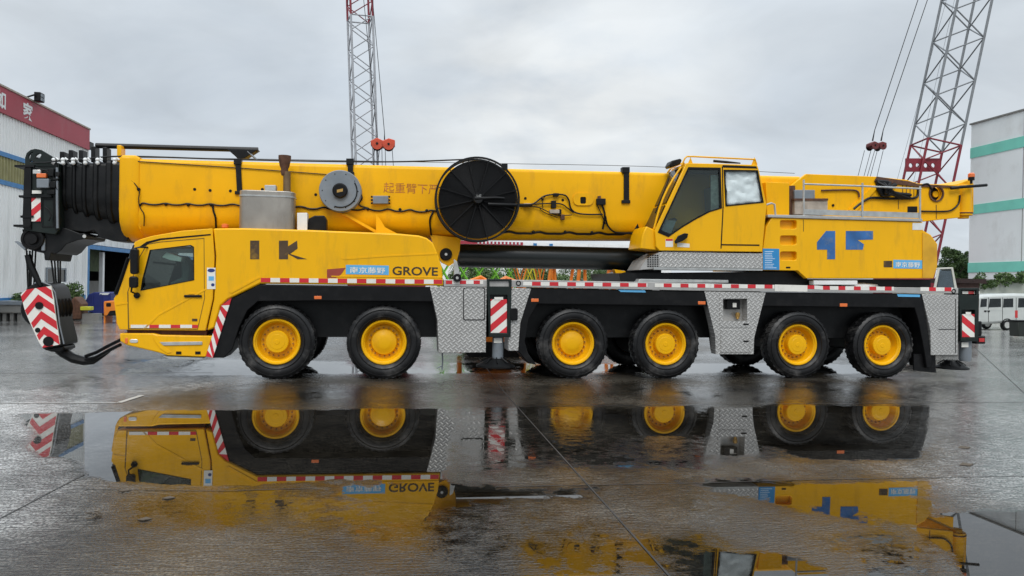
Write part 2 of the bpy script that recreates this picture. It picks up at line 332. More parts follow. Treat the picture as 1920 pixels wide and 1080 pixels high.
def make_ground():
    xs = np.concatenate([-np.geomspace(900, 14.2, 26), np.arange(-14, 14.01, .06), np.geomspace(14.2, 900, 26)])
    ys = np.concatenate([-np.geomspace(400, 12.2, 12), np.arange(-12, 1.5, .055), np.arange(1.5, 16, .14), np.geomspace(16.2, 1500, 40)])
    X, Y = np.meshgrid(xs, ys); n, mth = X.shape
    # wobble the outlines
    def fbm(x, y, f, seed):
        r = np.zeros(x.shape)
        rg = np.random.default_rng(seed)
        for o in range(5):
            for _ in range(4):
                a_ = rg.uniform(0, 6.28); k = f * 2 ** o * rg.uniform(.7, 1.3); r += np.sin(k * (x * math.cos(a_) + y * math.sin(a_)) + rg.uniform(0, 6.28)) / 2 ** o / 4
        return r
    wob = fbm(X, Y, 3.0, 1) * .13 + fbm(X, Y, 16.0, 7) * .05; pat = fbm(X, Y, 2.2, 2); pat2 = fbm(X * .5, Y, .9, 3)
    w = .40 + .20 * pat + .12 * pat2
    cen = np.clip(.5 - (poly_sd(X, Y, np.array(GP([(330, 735), (1720, 730), (1760, 900), (1850, 1150), (420, 1150), (180, 960), (150, 900), (380, 905)]))) + wob * 3) / 2.2, 0, 1)
    w += cen * (.20 + .13 * pat2)
    for pol, st, soft in PUDDLES:
        pol = np.array(pol); lo = pol.min(0) - 2; hi = pol.max(0) + 2
        sel = (X > lo[0]) & (X < hi[0]) & (Y > lo[1]) & (Y < hi[1])
        sd_ = poly_sd(X[sel], Y[sel], pol) + wob[sel] * (.5 + 2 * soft)
        q = np.clip(.5 - sd_ / (2 * soft), 0, 1); q = q * q * (3 - 2 * q)
        val = st + (0 if st > .9 else .10 * pat[sel])
        w[sel] = w[sel] * (1 - q) + np.maximum(w[sel], val) * q
    w = np.clip(w, 0, 1)
    pale = np.zeros(X.shape)          # sky reflection put into the base colour: paler ground at both yard sides
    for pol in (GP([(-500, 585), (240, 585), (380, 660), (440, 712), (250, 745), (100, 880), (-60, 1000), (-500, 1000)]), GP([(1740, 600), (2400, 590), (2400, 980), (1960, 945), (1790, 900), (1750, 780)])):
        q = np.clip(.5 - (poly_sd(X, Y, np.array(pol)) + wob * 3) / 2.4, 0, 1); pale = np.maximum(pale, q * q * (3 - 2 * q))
    vs = np.stack([X.ravel(), Y.ravel(), np.zeros(X.size)], 1)
    i = np.arange(X.size).reshape(n, mth); fs = np.stack([i[:-1, :-1].ravel(), i[:-1, 1:].ravel(), i[1:, 1:].ravel(), i[1:, :-1].ravel()], 1)
    me = bpy.data.meshes.new('ground'); me.vertices.add(len(vs)); me.vertices.foreach_set('co', vs.ravel().astype(np.float32))
    me.loops.add(fs.size); me.loops.foreach_set('vertex_index', fs.ravel().astype(np.int32)); me.polygons.add(len(fs))
    me.polygons.foreach_set('loop_start', np.arange(0, fs.size, 4, dtype=np.int32)); me.update(); me.validate()
    at_ = me.attributes.new('wet', 'FLOAT', 'POINT'); at_.data.foreach_set('value', w.ravel().astype(np.float32))
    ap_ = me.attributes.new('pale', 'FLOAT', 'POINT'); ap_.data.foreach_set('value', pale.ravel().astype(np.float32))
    m = bpy.data.materials.new('wet_concrete'); m.use_nodes = True; t = m.node_tree; b = t.nodes['Principled BSDF']
    def nn(ty, **k):
        q = t.nodes.new(ty)
        for a_, v in k.items(): setattr(q, a_, v)
        return q
    def ln(a_, b_): t.links.new(a_, b_)
    c = nn('ShaderNodeTexCoord'); at2 = nn('ShaderNodeAttribute', attribute_name='wet')
    fine = nn('ShaderNodeTexNoise'); fine.inputs['Scale'].default_value = 6.5; fine.inputs['Detail'].default_value = 8; fine.inputs['Roughness'].default_value = .65
    ln(c.outputs['Object'], fine.inputs['Vector'])
    ad = nn('ShaderNodeMath', operation='MULTIPLY_ADD'); ln(fine.outputs[0], ad.inputs[0]); ad.inputs[1].default_value = .62; ad.inputs[2].default_value = -.31
    # broken-up wetness counts less inside the true pools
    sm = nn('ShaderNodeMath', operation='ADD'); ln(at2.outputs['Fac'], sm.inputs[0]); ln(ad.outputs[0], sm.inputs[1])
    rr = nn('ShaderNodeValToRGB'); ln(sm.outputs[0], rr.inputs[0]); e = rr.color_ramp.elements
    e[0].position = .15; e[0].color = (.44,) * 3 + (1,); e[1].position = .90; e[1].color = (.012,) * 3 + (1,)
    for p_, v_ in ((.40, .22), (.56, .115), (.70, .06), (.80, .03)): q = e.new(p_); q.color = (v_,) * 3 + (1,)
    ln(rr.outputs[0], b.inputs['Roughness'])
    big = nn('ShaderNodeTexNoise'); big.inputs['Scale'].default_value = .75; big.inputs['Detail'].default_value = 9; big.inputs['Roughness'].default_value = .6; ln(c.outputs['Object'], big.inputs['Vector'])
    rc = nn('ShaderNodeValToRGB'); ln(big.outputs[0], rc.inputs[0]); rc.color_ramp.elements[0].position = .32; rc.color_ramp.elements[1].position = .70
    rc.color_ramp.elements[0].color = (.010, .0082, .0060, 1); rc.color_ramp.elements[1].color = (.066, .057, .044, 1)
    gr = nn('ShaderNodeTexNoise'); gr.inputs['Scale'].default_value = 42; gr.inputs['Detail'].default_value = 5; ln(c.outputs['Object'], gr.inputs['Vector'])
    mg = nn('ShaderNodeMix', data_type='RGBA', blend_type='OVERLAY'); mg.inputs[0].default_value = .85; grr = nn('ShaderNodeMapRange'); ln(gr.outputs[0], grr.inputs[0]); grr.inputs[1].default_value = .36; grr.inputs[2].default_value = .64; ln(grr.outputs[0], mg.inputs[7])
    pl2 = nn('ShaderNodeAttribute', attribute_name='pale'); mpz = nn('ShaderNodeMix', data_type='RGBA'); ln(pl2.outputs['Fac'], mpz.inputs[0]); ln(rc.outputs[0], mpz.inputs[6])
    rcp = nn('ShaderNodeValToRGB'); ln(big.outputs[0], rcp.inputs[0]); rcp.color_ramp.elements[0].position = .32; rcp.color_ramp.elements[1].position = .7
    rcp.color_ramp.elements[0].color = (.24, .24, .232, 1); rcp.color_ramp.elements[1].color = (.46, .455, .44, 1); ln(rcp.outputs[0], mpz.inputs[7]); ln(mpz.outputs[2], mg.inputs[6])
    rd = nn('ShaderNodeMapRange'); ln(sm.outputs[0], rd.inputs[0]); rd.inputs[1].default_value = .3; rd.inputs[2].default_value = .9; rd.inputs[3].default_value = 1; rd.inputs[4].default_value = .24
    mc = nn('ShaderNodeMix', data_type='RGBA', blend_type='MULTIPLY'); mc.inputs[0].default_value = 1; ln(mg.outputs[2], mc.inputs[6]); ln(rd.outputs[0], mc.inputs[7])
    ln(mc.outputs[2], b.inputs['Base Color'])
    # brushed grooves of the concrete, drowned where water stands
    mp_ = nn('ShaderNodeMapping'); mp_.inputs['Rotation'].default_value = (0, 0, R(24)); mp_.inputs['Scale'].default_value = (5, 34, 1); ln(c.outputs['Object'], mp_.inputs[0])
    br = nn('ShaderNodeTexNoise'); br.inputs['Scale'].default_value = 1.2; br.inputs['Detail'].default_value = 4; ln(mp_.outputs[0], br.inputs['Vector'])
    mg3 = nn('ShaderNodeMix', data_type='RGBA', blend_type='OVERLAY'); mg3.inputs[0].default_value = .8; ln(mg.outputs[2], mg3.inputs[6]); brr = nn('ShaderNodeMapRange'); ln(br.outputs[0], brr.inputs[0]); brr.inputs[1].default_value = .34; brr.inputs[2].default_value = .66; ln(brr.outputs[0], mg3.inputs[7]); ln(mg3.outputs[2], mc.inputs[6])
    hs = nn('ShaderNodeMath', operation='ADD'); ln(br.outputs[0], hs.inputs[0]); ln(gr.outputs[0], hs.inputs[1])
    bs_ = nn('ShaderNodeMapRange'); ln(sm.outputs[0], bs_.inputs[0]); bs_.inputs[1].default_value = .35; bs_.inputs[2].default_value = .84; bs_.inputs[3].default_value = .9; bs_.inputs[4].default_value = .0; bs_.inputs[3].default_value = .62
    bb = nn('ShaderNodeBump'); bb.inputs['Distance'].default_value = .012; ln(bs_.outputs[0], bb.inputs['Strength']); ln(hs.outputs[0], bb.inputs['Height']); ln(bb.outputs[0], b.inputs['Normal'])
    b.inputs['IOR'].default_value = 1.55
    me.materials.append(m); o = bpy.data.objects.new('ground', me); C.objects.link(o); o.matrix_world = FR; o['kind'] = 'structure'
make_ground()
JNT = mat('joint_filler', (.022, .021, .02), .5, var=.3); PNT = mat('worn_road_paint', (.42, .41, .38), .35, var=.2, vs=12, dirt=((.15, .145, .13), .9, 9))
def strip(name, pts, w, m, z=.004):
    mb = MB(); g = [G(x, y) for x, y in pts]
    for i in range(len(g) - 1):
        t = (g[i + 1] - g[i]).normalized(); nrm_ = Vector((-t.y, t.x, 0)) * w / 2
        mb.add([(p.x, p.y, z) for p in (g[i] - nrm_, g[i + 1] - nrm_, g[i + 1] + nrm_, g[i] + nrm_)], [(0, 1, 2, 3)])
    o = mb.build(name, m); o['kind'] = 'structure'; return o
strip('expansion_joint', [(890, 660), (945, 735), (1030, 830), (1130, 940), (1250, 1075), (1290, 1120)], .016, JNT)
strip('expansion_joint', [(-150, 1050), (0, 973), (158, 890)], .016, JNT)
strip('expansion_joint', [(160, 918), (420, 921), (580, 916)], .013, JNT)
strip('expansion_joint', [(930, 913), (1320, 906), (1500, 900), (1920, 893), (2100, 890)], .014, JNT)
strip('expansion_joint', [(900, 763), (1400, 758), (1920, 754), (2100, 752)], .02, JNT)
strip('expansion_joint', [(-100, 700), (400, 699)], .03, JNT)
strip('expansion_joint', [(1815, 640), (1880, 700), (2000, 810)], .018, JNT)
strip('painted_line', [(-80, 757), (222, 756)], .05, PNT, .008)
strip('painted_line', [(222, 756), (266, 742)], .09, PNT, .008)

# ================================================================== THE CRANE
crane = thing('mobile_crane', 'big yellow six-axle mobile crane with its boom laid flat over the driver cab', 'mobile crane', G(930, 706))
# ---- boom ---------------------------------------------------------
BD0, BD1 = .85, 2.15
zt0, zt1 = V(235, 296, BD0).z, V(1240, 323, BD0).z; sb0, sb1 = V(235, 296, BD0).x, V(1240, 323, BD0).x
zb0, zb1 = V(262, 449, 1.5).z, V(1180, 451, 1.5).z
def ztop(s): return zt0 + (zt1 - zt0) * (s - sb0) / (sb1 - sb0)
def zbot(s): return zb0 + (zb1 - zb0) * (s - sb0) / (sb1 - sb0)
VF = .30                           # share of the height that curves under
def csec(s, zt, zb, d0, d1, r=.09, vf=VF, n=9):
    zm = zb + (zt - zb) * vf; c = (d0 + d1) / 2; hw = (d1 - d0) / 2; o = []
    for i in range(5): q = R(90 * i / 4); o.append((s, d0 + r - r * math.sin(q) if False else d0 + r * (1 - math.cos(R(90) - q)) if False else d0 + r - r * math.sin(q), zt - r + r * math.cos(q)))
    for i in range(n + 1):
        q = math.pi * i / n; o.append((s, c - hw * math.cos(q), zm - (zm - zb) * math.sin(q) ** .8))
    for i in range(5): q = R(90 * (4 - i) / 4); o.append((s, d1 - r + r * math.sin(q), zt - r + r * math.cos(q)))
    return o
def bface(px, py, out_=.012):      # point on the near boom face under a pixel
    p = V(px, py, BD0 - out_)
    for _ in range(4):
        zt, zb = ztop(p.x), zbot(p.x); zm = zb + (zt - zb) * VF
        d = BD0
        if p.z < zm:
            q = min(1, max(0, (zm - p.z) / (zm - zb))) ** (1 / .8); d = (BD0 + BD1) / 2 - (BD1 - BD0) / 2 * math.sqrt(max(0, 1 - q * q))
        p = V(px, py, d - out_)
    return p
s0, s1 = V(226, 370, BD0).x, V(1500, 380, BD0).x
boom = MB().loft([csec(s, ztop(s), zbot(s), BD0, BD1) for s in np.linspace(s0 + .1, s1, 14)]).build('boom_base_section', YEL2, crane)
sA, sB = V(223, 370, .81).x, V(259, 370, .81).x
MB().loft([csec(s, ztop(s) + dz, zbot(s) - dz, .85 - dz, 2.15 + dz, vf=.36) for s, dz in ((sA, .03), (sA + .05, .06), (sB - .08, .06), (sB, .015))]).build('boom_collar', YEL2, crane)
edges = [225, 197, 173, 152, 133.5, 115.5, 100]; bots = [426, 421, 415, 410, 405, 401]
for i in range(6):
    d0 = .87 + .035 * i; a_, b_ = V(edges[i + 1], 370, d0).x, V(edges[i], 370, d0).x
    zt = V(edges[i], 301, d0).z - .012 * i; zb = V(edges[i], bots[i], d0).z; L = b_ - a_
    MB().loft([csec(s, zt + dz, zb - dz, d0 - dz, 3 - d0 + dz, vf=.42) for s, dz in ((a_, -.005), (a_ + .03, .018), (a_ + L * .35, .018), (a_ + L * .45, -.012), (b_ + .05, -.012))]).build('telescopic_section', BLK2, crane)
    # guide lug and roller on top
    tx = [223, 196, 174, 151, 132, 115.5][i]; ty = [272, 276, 274, 281, 281, 284][i]
    lug = MB().prism(P(rect(tx - 4, ty, tx + 4, 304), 1.0), 1.0, 1.25).build('guide_lug', YEL if i == 0 else BLK2, crane, bev=.012)
    rl = MB()
    rx = [215, 183, 160, 137, 118, 101][i]
    for yy in (299.5, 305.5): rl.ball(V(rx, yy, .90), .042)
    rl.tube([V(rx + 4, 296, .92), V(rx + 9, 300, .92)], .02, 6)
    rl.build('rope_roller', WHP, crane)
# underside of the nested sections
MB().prism(P([(100, 384), (222, 402), (248, 432), (238, 453), (212, 452), (184, 444), (182, 438), (176, 432), (160, 436), (120, 430)], 1.12), 1.12, 1.9).build('section_underframe', BLK2, crane, bev=.015)
# ---- boom head ----------------------------------------------------
head = MB().prism(P([(46, 312), (100, 306), (110, 306), (112, 428), (104, 440), (44, 432), (41, 404), (44, 390)], .9), .9, 2.1).build('boom_head', DKG, crane, bev=.015)
hm = MB()
for y0, x0, x1 in ((309, 27, 64), (366, 35, 96), (404, 38, 62), (421, 25, 56)): hm.prism(P(rect(x0, y0, x1, y0 + 4), .84), .84, 2.15)
hm.prism(P(rect(102, 305, 107, 430), .87), .87, .9); hm.build('head_flange', BLK2, head)
c0 = V(62, 297, .9)
ch = [(47, 312), (47, 296), (50, 287), (57, 281), (66, 279), (77, 281), (104, 297), (104, 312)]
MB().prism(P(ch, .88), .88, .95, holes=[P([(52, 297), (53, 291), (57, 286), (63, 284), (58, 290), (56, 297)], .88)[::-1], P([(64, 298), (66, 291), (72, 287), (78, 290), (73, 298)], .88)[::-1], P(circ((60, 303), 3, 10, 5), .88)[::-1]]).build('sheave_cheek', DKG, head)
MB().prism(P([(47, 312), (47, 303), (104, 303), (104, 312)], 2.02), 2.02, 2.08).build('sheave_cheek', DKG, head)
MB().lathe([(.04, 0), (.07, 0), (.08, .03), (.06, .06), (.08, .09), (.07, .12), (.04, .12)], (c0.x - .08, 1.2, c0.z), n=24).build('top_sheave', BLK2, head)
low = MB().prism(P([(41, 430), (110, 426), (124, 428), (150, 438), (158, 437), (163, 442), (160, 448), (146, 450), (124, 458), (114, 470), (104, 476), (96, 474), (92, 488), (84, 488), (82, 475), (60, 470), (46, 460)], 1.0), 1.0, 2.0).build('head_nose', BLK2, crane, bev=.012)
cs = V(61, 448, .95)
MB().lathe([(.04, -.03), (.10, -.03), (.115, .02), (.15, .015), (.165, -.005), (.205, .0), (.22, .02), (.22, .06), (.17, .10)], (cs.x, .93, cs.z), n=28).build('lower_sheave', BLK, low)
MB().cyl(V(158, 443, .99), .035, 0, -.02 + .03, n=12).build('nose_pin', CHR, low)
MB().prism(P([(27, 453), (31, 452), (48, 464), (47, 470)], .98), .98, 1.06).build('nose_bracket', GRP, low)
MB().prism(P(rect(77, 446, 84, 470), .96), .96, 1.0).build('nose_clamp', GRP, low, bev=.01)
MB().prism(P(rect(68, 335, 91, 352), .78), .78, .89).build('junction_box', GRP, crane, bev=.012)
MB().prism(P(rect(68, 325, 86, 333), .8), .8, .89).build('side_lamp', ORL, crane, bev=.01)
MB().prism(P(rect(61, 318, 76, 326), .82), .82, .89).build('connector_block', CHR, crane, bev=.01)
MB().prism(P(rect(60, 357, 77, 363), .85), .85, .89).build('white_plate', WHT, crane)
def striped_board(name, x0, y0, x1, y1, d, parent, period=22, sgn=1, th=.012, rd=RED):
    """hazard board with real stripe edges, clipped to its rectangle"""
    mb = MB(); ow = P(rect(x0, y0, x1, y1), d); mb.prism(ow, d, d + th, 1); y = y0 - (x1 - x0) - period
    def clip(poly, f):
        o = []
        for i in range(len(poly)):
            p, q = poly[i], poly[(i + 1) % len(poly)]; a_, b_ = f(p), f(q)
            if a_ >= 0: o.append(p)
            if (a_ >= 0) != (b_ >= 0): o.append(lerp(p, q, a_ / (a_ - b_)))
        return o
    k = (x1 - x0)
    for j in range(60):
        ya = y0 - k * 1.2 + j * 2 * period
        sl_ = .85 * k
        pl = [(x0, ya + (sl_ if sgn > 0 else 0)), (x1, ya + (0 if sgn > 0 else sl_)), (x1, ya + period + (0 if sgn > 0 else sl_)), (x0, ya + period + (sl_ if sgn > 0 else 0))]
        pl = clip(pl, lambda p: p[1] - y0); pl = clip(pl, lambda p: y1 - p[1]) if pl else pl
        if len(pl) > 2: mb.prism(P(pl, d - .003), d - .003, d, 0)
        if ya > y1: break
    return mb.build(name, [rd, WHT], parent)
striped_board('hazard_board', 59, 371, 76, 415, .87, crane, 14)
MB().prism(P([(45, 314), (58, 312), (58, 430), (43, 428), (42, 404)], .86), .86, .9).build('head_stiffener', BLK2, head, bev=.01)
MB().prism(P(rect(78, 372, 101, 426), .885), .885, .9, holes=[P(rect(80, 374, 99, 424), .885)[::-1]]).build('panel_frame', BLK2, head)
MB().tube([V(107, 314, .84), V(107, 370, .84), V(108, 428, .84)], .022, 7).build('head_pipe', GRP, head)
for x0, y0, x1, y1 in ((90, 316, 100, 330), (93, 340, 104, 352), (88, 357, 102, 364), (98, 334, 108, 338), (103, 322, 111, 330)): MB().prism(P(rect(x0, y0, x1, y1), .80), .80, .9).build('valve_box', BLK2, head, bev=.008)
for pts in ([(88, 322), (97, 326), (104, 340), (107, 356)], [(66, 314), (78, 318), (90, 320)], [(84, 388), (92, 394), (96, 404), (92, 414)], [(62, 305), (85, 305), (110, 302)]): MB().tube([V(x, y, .83) for x, y in pts], .014, 5).build('head_cable', BLK, head)
# ---- things along the boom top ------------------------------------
tb = MB().tube([V(180, 273, 1.2), V(330, 277, 1.2), V(484, 281, 1.2)], .055, 8).build('jib_tube', BLK2, crane)
MB().prism(P([(426, 280), (484, 280), (470, 289), (458, 297), (446, 298), (440, 292)], 1.1), 1.1, 1.35).build('tube_saddle', BLK2, crane, bev=.01)
MB().tube([V(464, 284, 1.12), V(482, 300, 1.12)], .025, 6).build('saddle_strut', GRP, crane)
def strap(px, y0, y1, x2=None):
    mb = MB(); x2 = x2 or px
    mb.prism(P([(px - 5, y0 + 6), (px + 5, y0 + 6), (x2 + 5, y1 - 3), (x2 - 5, y1 - 3)], BD0 - .035), BD0 - .035, BD0)
    mb.prism(P(rect(x2 - 9, y1 - 4, x2 + 7, y1 + 2), BD0 - .045), BD0 - .045, BD0); mb.prism(P(rect(px - 8, y0, px + 6, y0 + 11), BD0 - .05), BD0 - .05, BD0 + .1)
    return mb.build('boom_strap', BLK2, crane, bev=.006)
strap(446, 297, 362, 449); strap(657, 297, 326); strap(1175, 313, 379)
MB().prism(P(rect(941, 306, 952, 318), .83), .83, 1.0).build('roller_bracket', BLK2, crane, bev=.01)
def hose(name, pts, r, m=BLK, out_=.02, n=6, f=bface):
    ps = [f(x, y, out_) for x, y in pts]; q = []
    for i in range(len(ps) - 1):
        p0, p1, p2, p3 = ps[max(i - 1, 0)], ps[i], ps[i + 1], ps[min(i + 2, len(ps) - 1)]
        for k in range(4):
            t = k / 4; q.append(.5 * ((2 * p1) + (p2 - p0) * t + (2 * p0 - 5 * p1 + 4 * p2 - p3) * t * t + (3 * p1 - p0 - 3 * p2 + p3) * t ** 3))
    q.append(ps[-1]); return MB().tube(q, r, n).build(name, m, crane)
pl = lambda x, y, o: V(x, y, .93 - o)
hose('hoist_rope', [(90, 303), (150, 299), (232, 293), (437, 299), (640, 303), (760, 303), (870, 299)], .017, BLK2, 0, f=pl)
hose('hoist_rope', [(235, 301), (340, 308), (450, 315), (612, 327)], .010, BLK2, .02)
hose('signal_wire', [(235, 295), (480, 298), (900, 306), (1210, 312), (1490, 325)], .006, BLK2, 0, f=lambda x, y, o: V(x, y, 1.4))
wig = [(262, 386)]
for i in range(15): x = 268 + i * 14; wig.append((x, 382 + (x - 262) * .012 + (1.2 if i % 3 else -1.2)))
hose('boom_cable', wig, .018)
wig = [(553, 388)]
for i in range(20): x = 566 + i * 13.5; wig.append((x, 389 + (x - 553) * .028 + (1.5 if i % 3 else -1.8)))
hose('boom_cable', wig, .020)
wig = [(940, 437)]
for i in range(18): x = 955 + i * 14; wig.append((x, 436 + (x - 940) * .01 + (1.2 if i % 4 else -1.6)))
hose('boom_cable', wig + [(1206, 438)], .026)
hose('boom_cable', [(1135, 405), (1139, 422), (1150, 434), (1165, 437), (1200, 437)], .022, out_=.04)
hose('boom_cable', [(399, 384), (400, 395), (404, 408), (405, 428)], .02)
hose('boom_cable', [(246, 338), (254, 346), (261, 358), (260, 376), (263, 390), (270, 402), (270, 424)], .011, out_=.05)
MB().tube([bface(x, y, .0) for x, y in ((253, 348), (250.5, 372), (254, 400), (263, 428), (274, 446))], .028, 8).build('collar_ridge', YEL2, crane)
hose('boom_cable', [(812, 397), (806, 412), (808, 436), (812, 460)], .02)
cl = MB()
for x, y in ((249, 340), (260, 355), (311, 383), (353, 384), (396, 384), (690, 392), (750, 393), (800, 395), (1000, 435), (1060, 435), (1110, 436)): cl.ball(bface(x, y, .015), .035)
cl.build('cable_clip', BLK, crane)
for x, y in ((365, 355), (394, 357), (432, 358), (492, 355), (592, 365), (985, 372), (1017, 374), (1055, 375)): MB().cyl(bface(x, y, .0), .03, -.006, .02, n=14).build('boom_hole', BLK, crane)
# hydraulic valves and hoses right of the reel
for pts, r in (([(975, 384), (1000, 382), (1022, 367), (1055, 365), (1066, 374), (1070, 390), (1080, 399), (1100, 402), (1130, 402)], .019),
               ([(990, 384), (1015, 382), (1050, 382), (1064, 390), (1076, 399)], .015), ([(995, 386), (1013, 390), (1030, 398), (1048, 404), (1072, 403)], .011), ([(1012, 390), (1020, 398), (1045, 408)], .009), ([(1024, 366), (1017, 376), (1018, 390)], .009),
               ([(1125, 378), (1131, 390), (1134, 405), (1130, 430)], .022), ([(1120, 385), (1127, 400), (1135, 420)], .012)): hose('hydraulic_hose', pts, r, out_=.05)
for (x0, y0, x1, y1), m_ in (((1034, 376, 1043, 390), BLK2), ((1031, 393, 1050, 400), BRN), ((1048, 392, 1053, 402), BLK2), ((1052, 402, 1059, 412), RUST), ((1038, 362, 1048, 368), BLK2), ((1119, 372, 1136, 384), BLK2), ((1122, 367, 1127, 374), RUST), ((982, 381, 996, 388), CHR)):
    MB().prism(P(rect(x0, y0, x1, y1), .76), .76, BD0).build('valve_block', m_, crane, bev=.01)
MB().prism(P(rrect(1075, 362, 1113, 385, 10), .82), .82, .86, holes=[P(rrect(1088, 369, 1099, 382, 3), .82)[::-1]]).build('pin_plate', YEL2, crane)
MB().prism(P(rrect(1088, 369, 1099, 382, 3), .845), .845, .86).build('pin_hole', BLK, crane)
MB().prism(P([(705, 402), (712, 410), (722, 426), (749, 440), (705, 440)], .72), .72, .78).build('boom_rest_plate', YEL2, crane)
MB().prism(P([(640, 401), (652, 402), (710, 434), (706, 438)], .78), .78, .86).build('boom_rest_gusset', YEL2, crane)
text('起重臂下严', 'boom_lettering', LETR, crane, V(719, 361, BD0 - .004), (1, 0, 0), (0, 0, 1), .215, width=(V(822, 361, BD0) - V(719, 361, BD0)).x, bold=-.004)
# grey cable drum, junction box, big hose reel
cg = V(638, 358, .62); rg = .43
dr = MB().lathe([(.10, -.02), (rg * .97, -.02), (rg, 0), (rg, .03), (rg * .8, .05), (rg * .8, .18), (rg, .2), (rg, .22), (.1, .22)], (cg.x, .62, cg.z), n=40).build('cable_drum', GRP, crane)
MB().lathe([(.02, -.10), (.13, -.10), (.155, -.08), (.155, -.02)], (cg.x, .62, cg.z), n=28).build('drum_hub', BLK, dr)
MB().prism([(cg.x - .06, cg.z - .05), (cg.x + .06, cg.z - .02), (cg.x + .06, cg.z + .04), (cg.x - .06, cg.z + .01)], .515, .52).build('hub_label', BRS, dr)
MB().tube([(cg.x + .34 * math.cos(q), .592, cg.z + .34 * math.sin(q)) for q in np.linspace(-1.9, .55, 16)], .012, 5).build('drum_cable', BLK, dr)
bo = MB()
for i in range(10): q = i * .63; bo.ball((cg.x + .36 * math.cos(q), .6, cg.z + .36 * math.sin(q)), .012)
bo.build('drum_bolt', BLK, dr)
hose('drum_tail_cable', [(676, 362), (679, 372), (673, 384), (690, 390)], .015)
MB().prism(P(rect(699, 367, 728, 382), .74), .74, .86).build('junction_box', GRP, crane, bev=.012)
jb = MB()
for x in (697, 730):
    for y in (369, 375, 381): jb.ball(V(x, y, .78), .022)
jb.build('cable_gland', BLK, crane)
cr_ = V(896, 373.5, .42); Rr = .875
reel = MB().lathe([(.08, .04), (.815, .04), (.815, .26), (.08, .26)], (cr_.x, .42, cr_.z), n=56)
RING = mat('coiled_hose', (.006, .006, .0065), .42, var=.2, vs=20, spec=.3)
def ring_bump(m, c):
    t = m.node_tree; b = t.nodes['Principled BSDF']; co = t.nodes.new('ShaderNodeTexCoord'); s_ = t.nodes.new('ShaderNodeVectorMath'); s_.operation = 'SUBTRACT'; s_.inputs[1].default_value = c
    t.links.new(co.outputs['Object'], s_.inputs[0]); m2 = t.nodes.new('ShaderNodeVectorMath'); m2.operation = 'MULTIPLY'; m2.inputs[1].default_value = (1, 0, 1); t.links.new(s_.outputs[0], m2.inputs[0])
    l = t.nodes.new('ShaderNodeVectorMath'); l.operation = 'LENGTH'; t.links.new(m2.outputs[0], l.inputs[0])
    k = t.nodes.new('ShaderNodeMath'); k.operation = 'MULTIPLY'; k.inputs[1].default_value = 2 * math.pi / .033; t.links.new(l.outputs['Value'], k.inputs[0])
    si = t.nodes.new('ShaderNodeMath'); si.operation = 'SINE'; t.links.new(k.outputs[0], si.inputs[0]); ab = t.nodes.new('ShaderNodeMath'); ab.operation = 'ABSOLUTE'; t.links.new(si.outputs[0], ab.inputs[0])
    bb = t.nodes.new('ShaderNodeBump'); bb.inputs['Strength'].default_value = .9; bb.inputs['Distance'].default_value = .012; t.links.new(ab.outputs[0], bb.inputs['Height']); t.links.new(bb.outputs[0], b.inputs['Normal'])
ring_bump(RING, (cr_.x - OFF.x, 0, cr_.z - OFF.z))
reel = reel.build('hose_reel', RING, crane)
MB().lathe([(Rr - .02, 0), (Rr + .018, 0), (Rr + .018, .04), (Rr - .02, .04)], (cr_.x, .41, cr_.z), n=64, close=True).build('reel_ring', BLK2, reel)
MB().lathe([(Rr - .02, .28), (Rr + .018, .28), (Rr + .018, .31), (Rr - .02, .31)], (cr_.x, .41, cr_.z), n=64, close=True).build('reel_ring', BLK2, reel)
for i in range(12):
    q = i * math.pi / 6 + .26; u_ = Vector((math.cos(q), 0, math.sin(q))); w_ = Vector((-math.sin(q), 0, math.cos(q))) * .009
    c_ = Vector((cr_.x, .425, cr_.z)); mb = MB(); pts = [c_ + u_ * .1 - w_, c_ + u_ * (Rr - .01) - w_, c_ + u_ * (Rr - .01) + w_, c_ + u_ * .1 + w_]
    mb.prism([(p.x, p.z) for p in pts], .418, .44); mb.build('reel_spoke', BLK, reel)
MB().lathe([(.03, -.09), (.09, -.09), (.11, -.06), (.14, .03)], (cr_.x, .42, cr_.z), n=24).build('reel_hub', BLK2, reel)
MB().tube([V(890, 372, .36), V(905, 372, .36), V(930, 371, .38), V(945, 372, .4)], [.05, .04, .035, .03], 8).build('swivel_fitting', BLK, reel)
MB().tube([V(915, 383, .37), V(950, 384, .37), V(980, 385, .5), V(996, 385, .75)], .04, 8).build('reel_outlet_hose', BLK, reel)
MB().prism(P(rect(893, 365, 902, 371), .33), .33, .37).build('hub_plate', CHR, reel)
# ---- boom foot ----------------------------------------------------
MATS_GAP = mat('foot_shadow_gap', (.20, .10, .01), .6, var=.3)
foot = [(1478, 352), (1512, 326), (1642, 331), (1700, 337), (1722, 344), (1800, 347), (1800, 408), (1735, 415), (1640, 414), (1478, 412)]
hl = V(1755, 363, .7); FH = [(hl.x + .165 * math.cos(2 * math.pi * i / 24), hl.z + .18 * math.sin(2 * math.pi * i / 24)) for i in range(24)]
ft = MB().prism(P(foot, .7), .7, .8, holes=[FH[::-1]]).build('boom_foot', YEL2, crane, bev=.012)
MB().prism(P(foot, 2.2), 2.2, 2.3, holes=[[(p[0], p[1]) for p in FH][::-1]]).build('boom_foot', YEL2, crane, bev=.012)
MB().prism(P([(1485, 346), (1515, 331), (1700, 341), (1700, 405), (1485, 410)], .84), .84, 2.16).build('boom_foot_core', YEL2, crane)
MB().prism(P([(1645, 331), (1705, 340), (1722, 345), (1800, 349), (1800, 352), (1720, 350), (1640, 340)], .67), .67, .72).build('foot_top_edge', RUST, ft)
MB().lathe([(.165, -.02), (.195, -.02), (.195, .03), (.165, .03)], (hl.x, .69, hl.z), n=28, close=True).build('pivot_ring', RUST, ft)
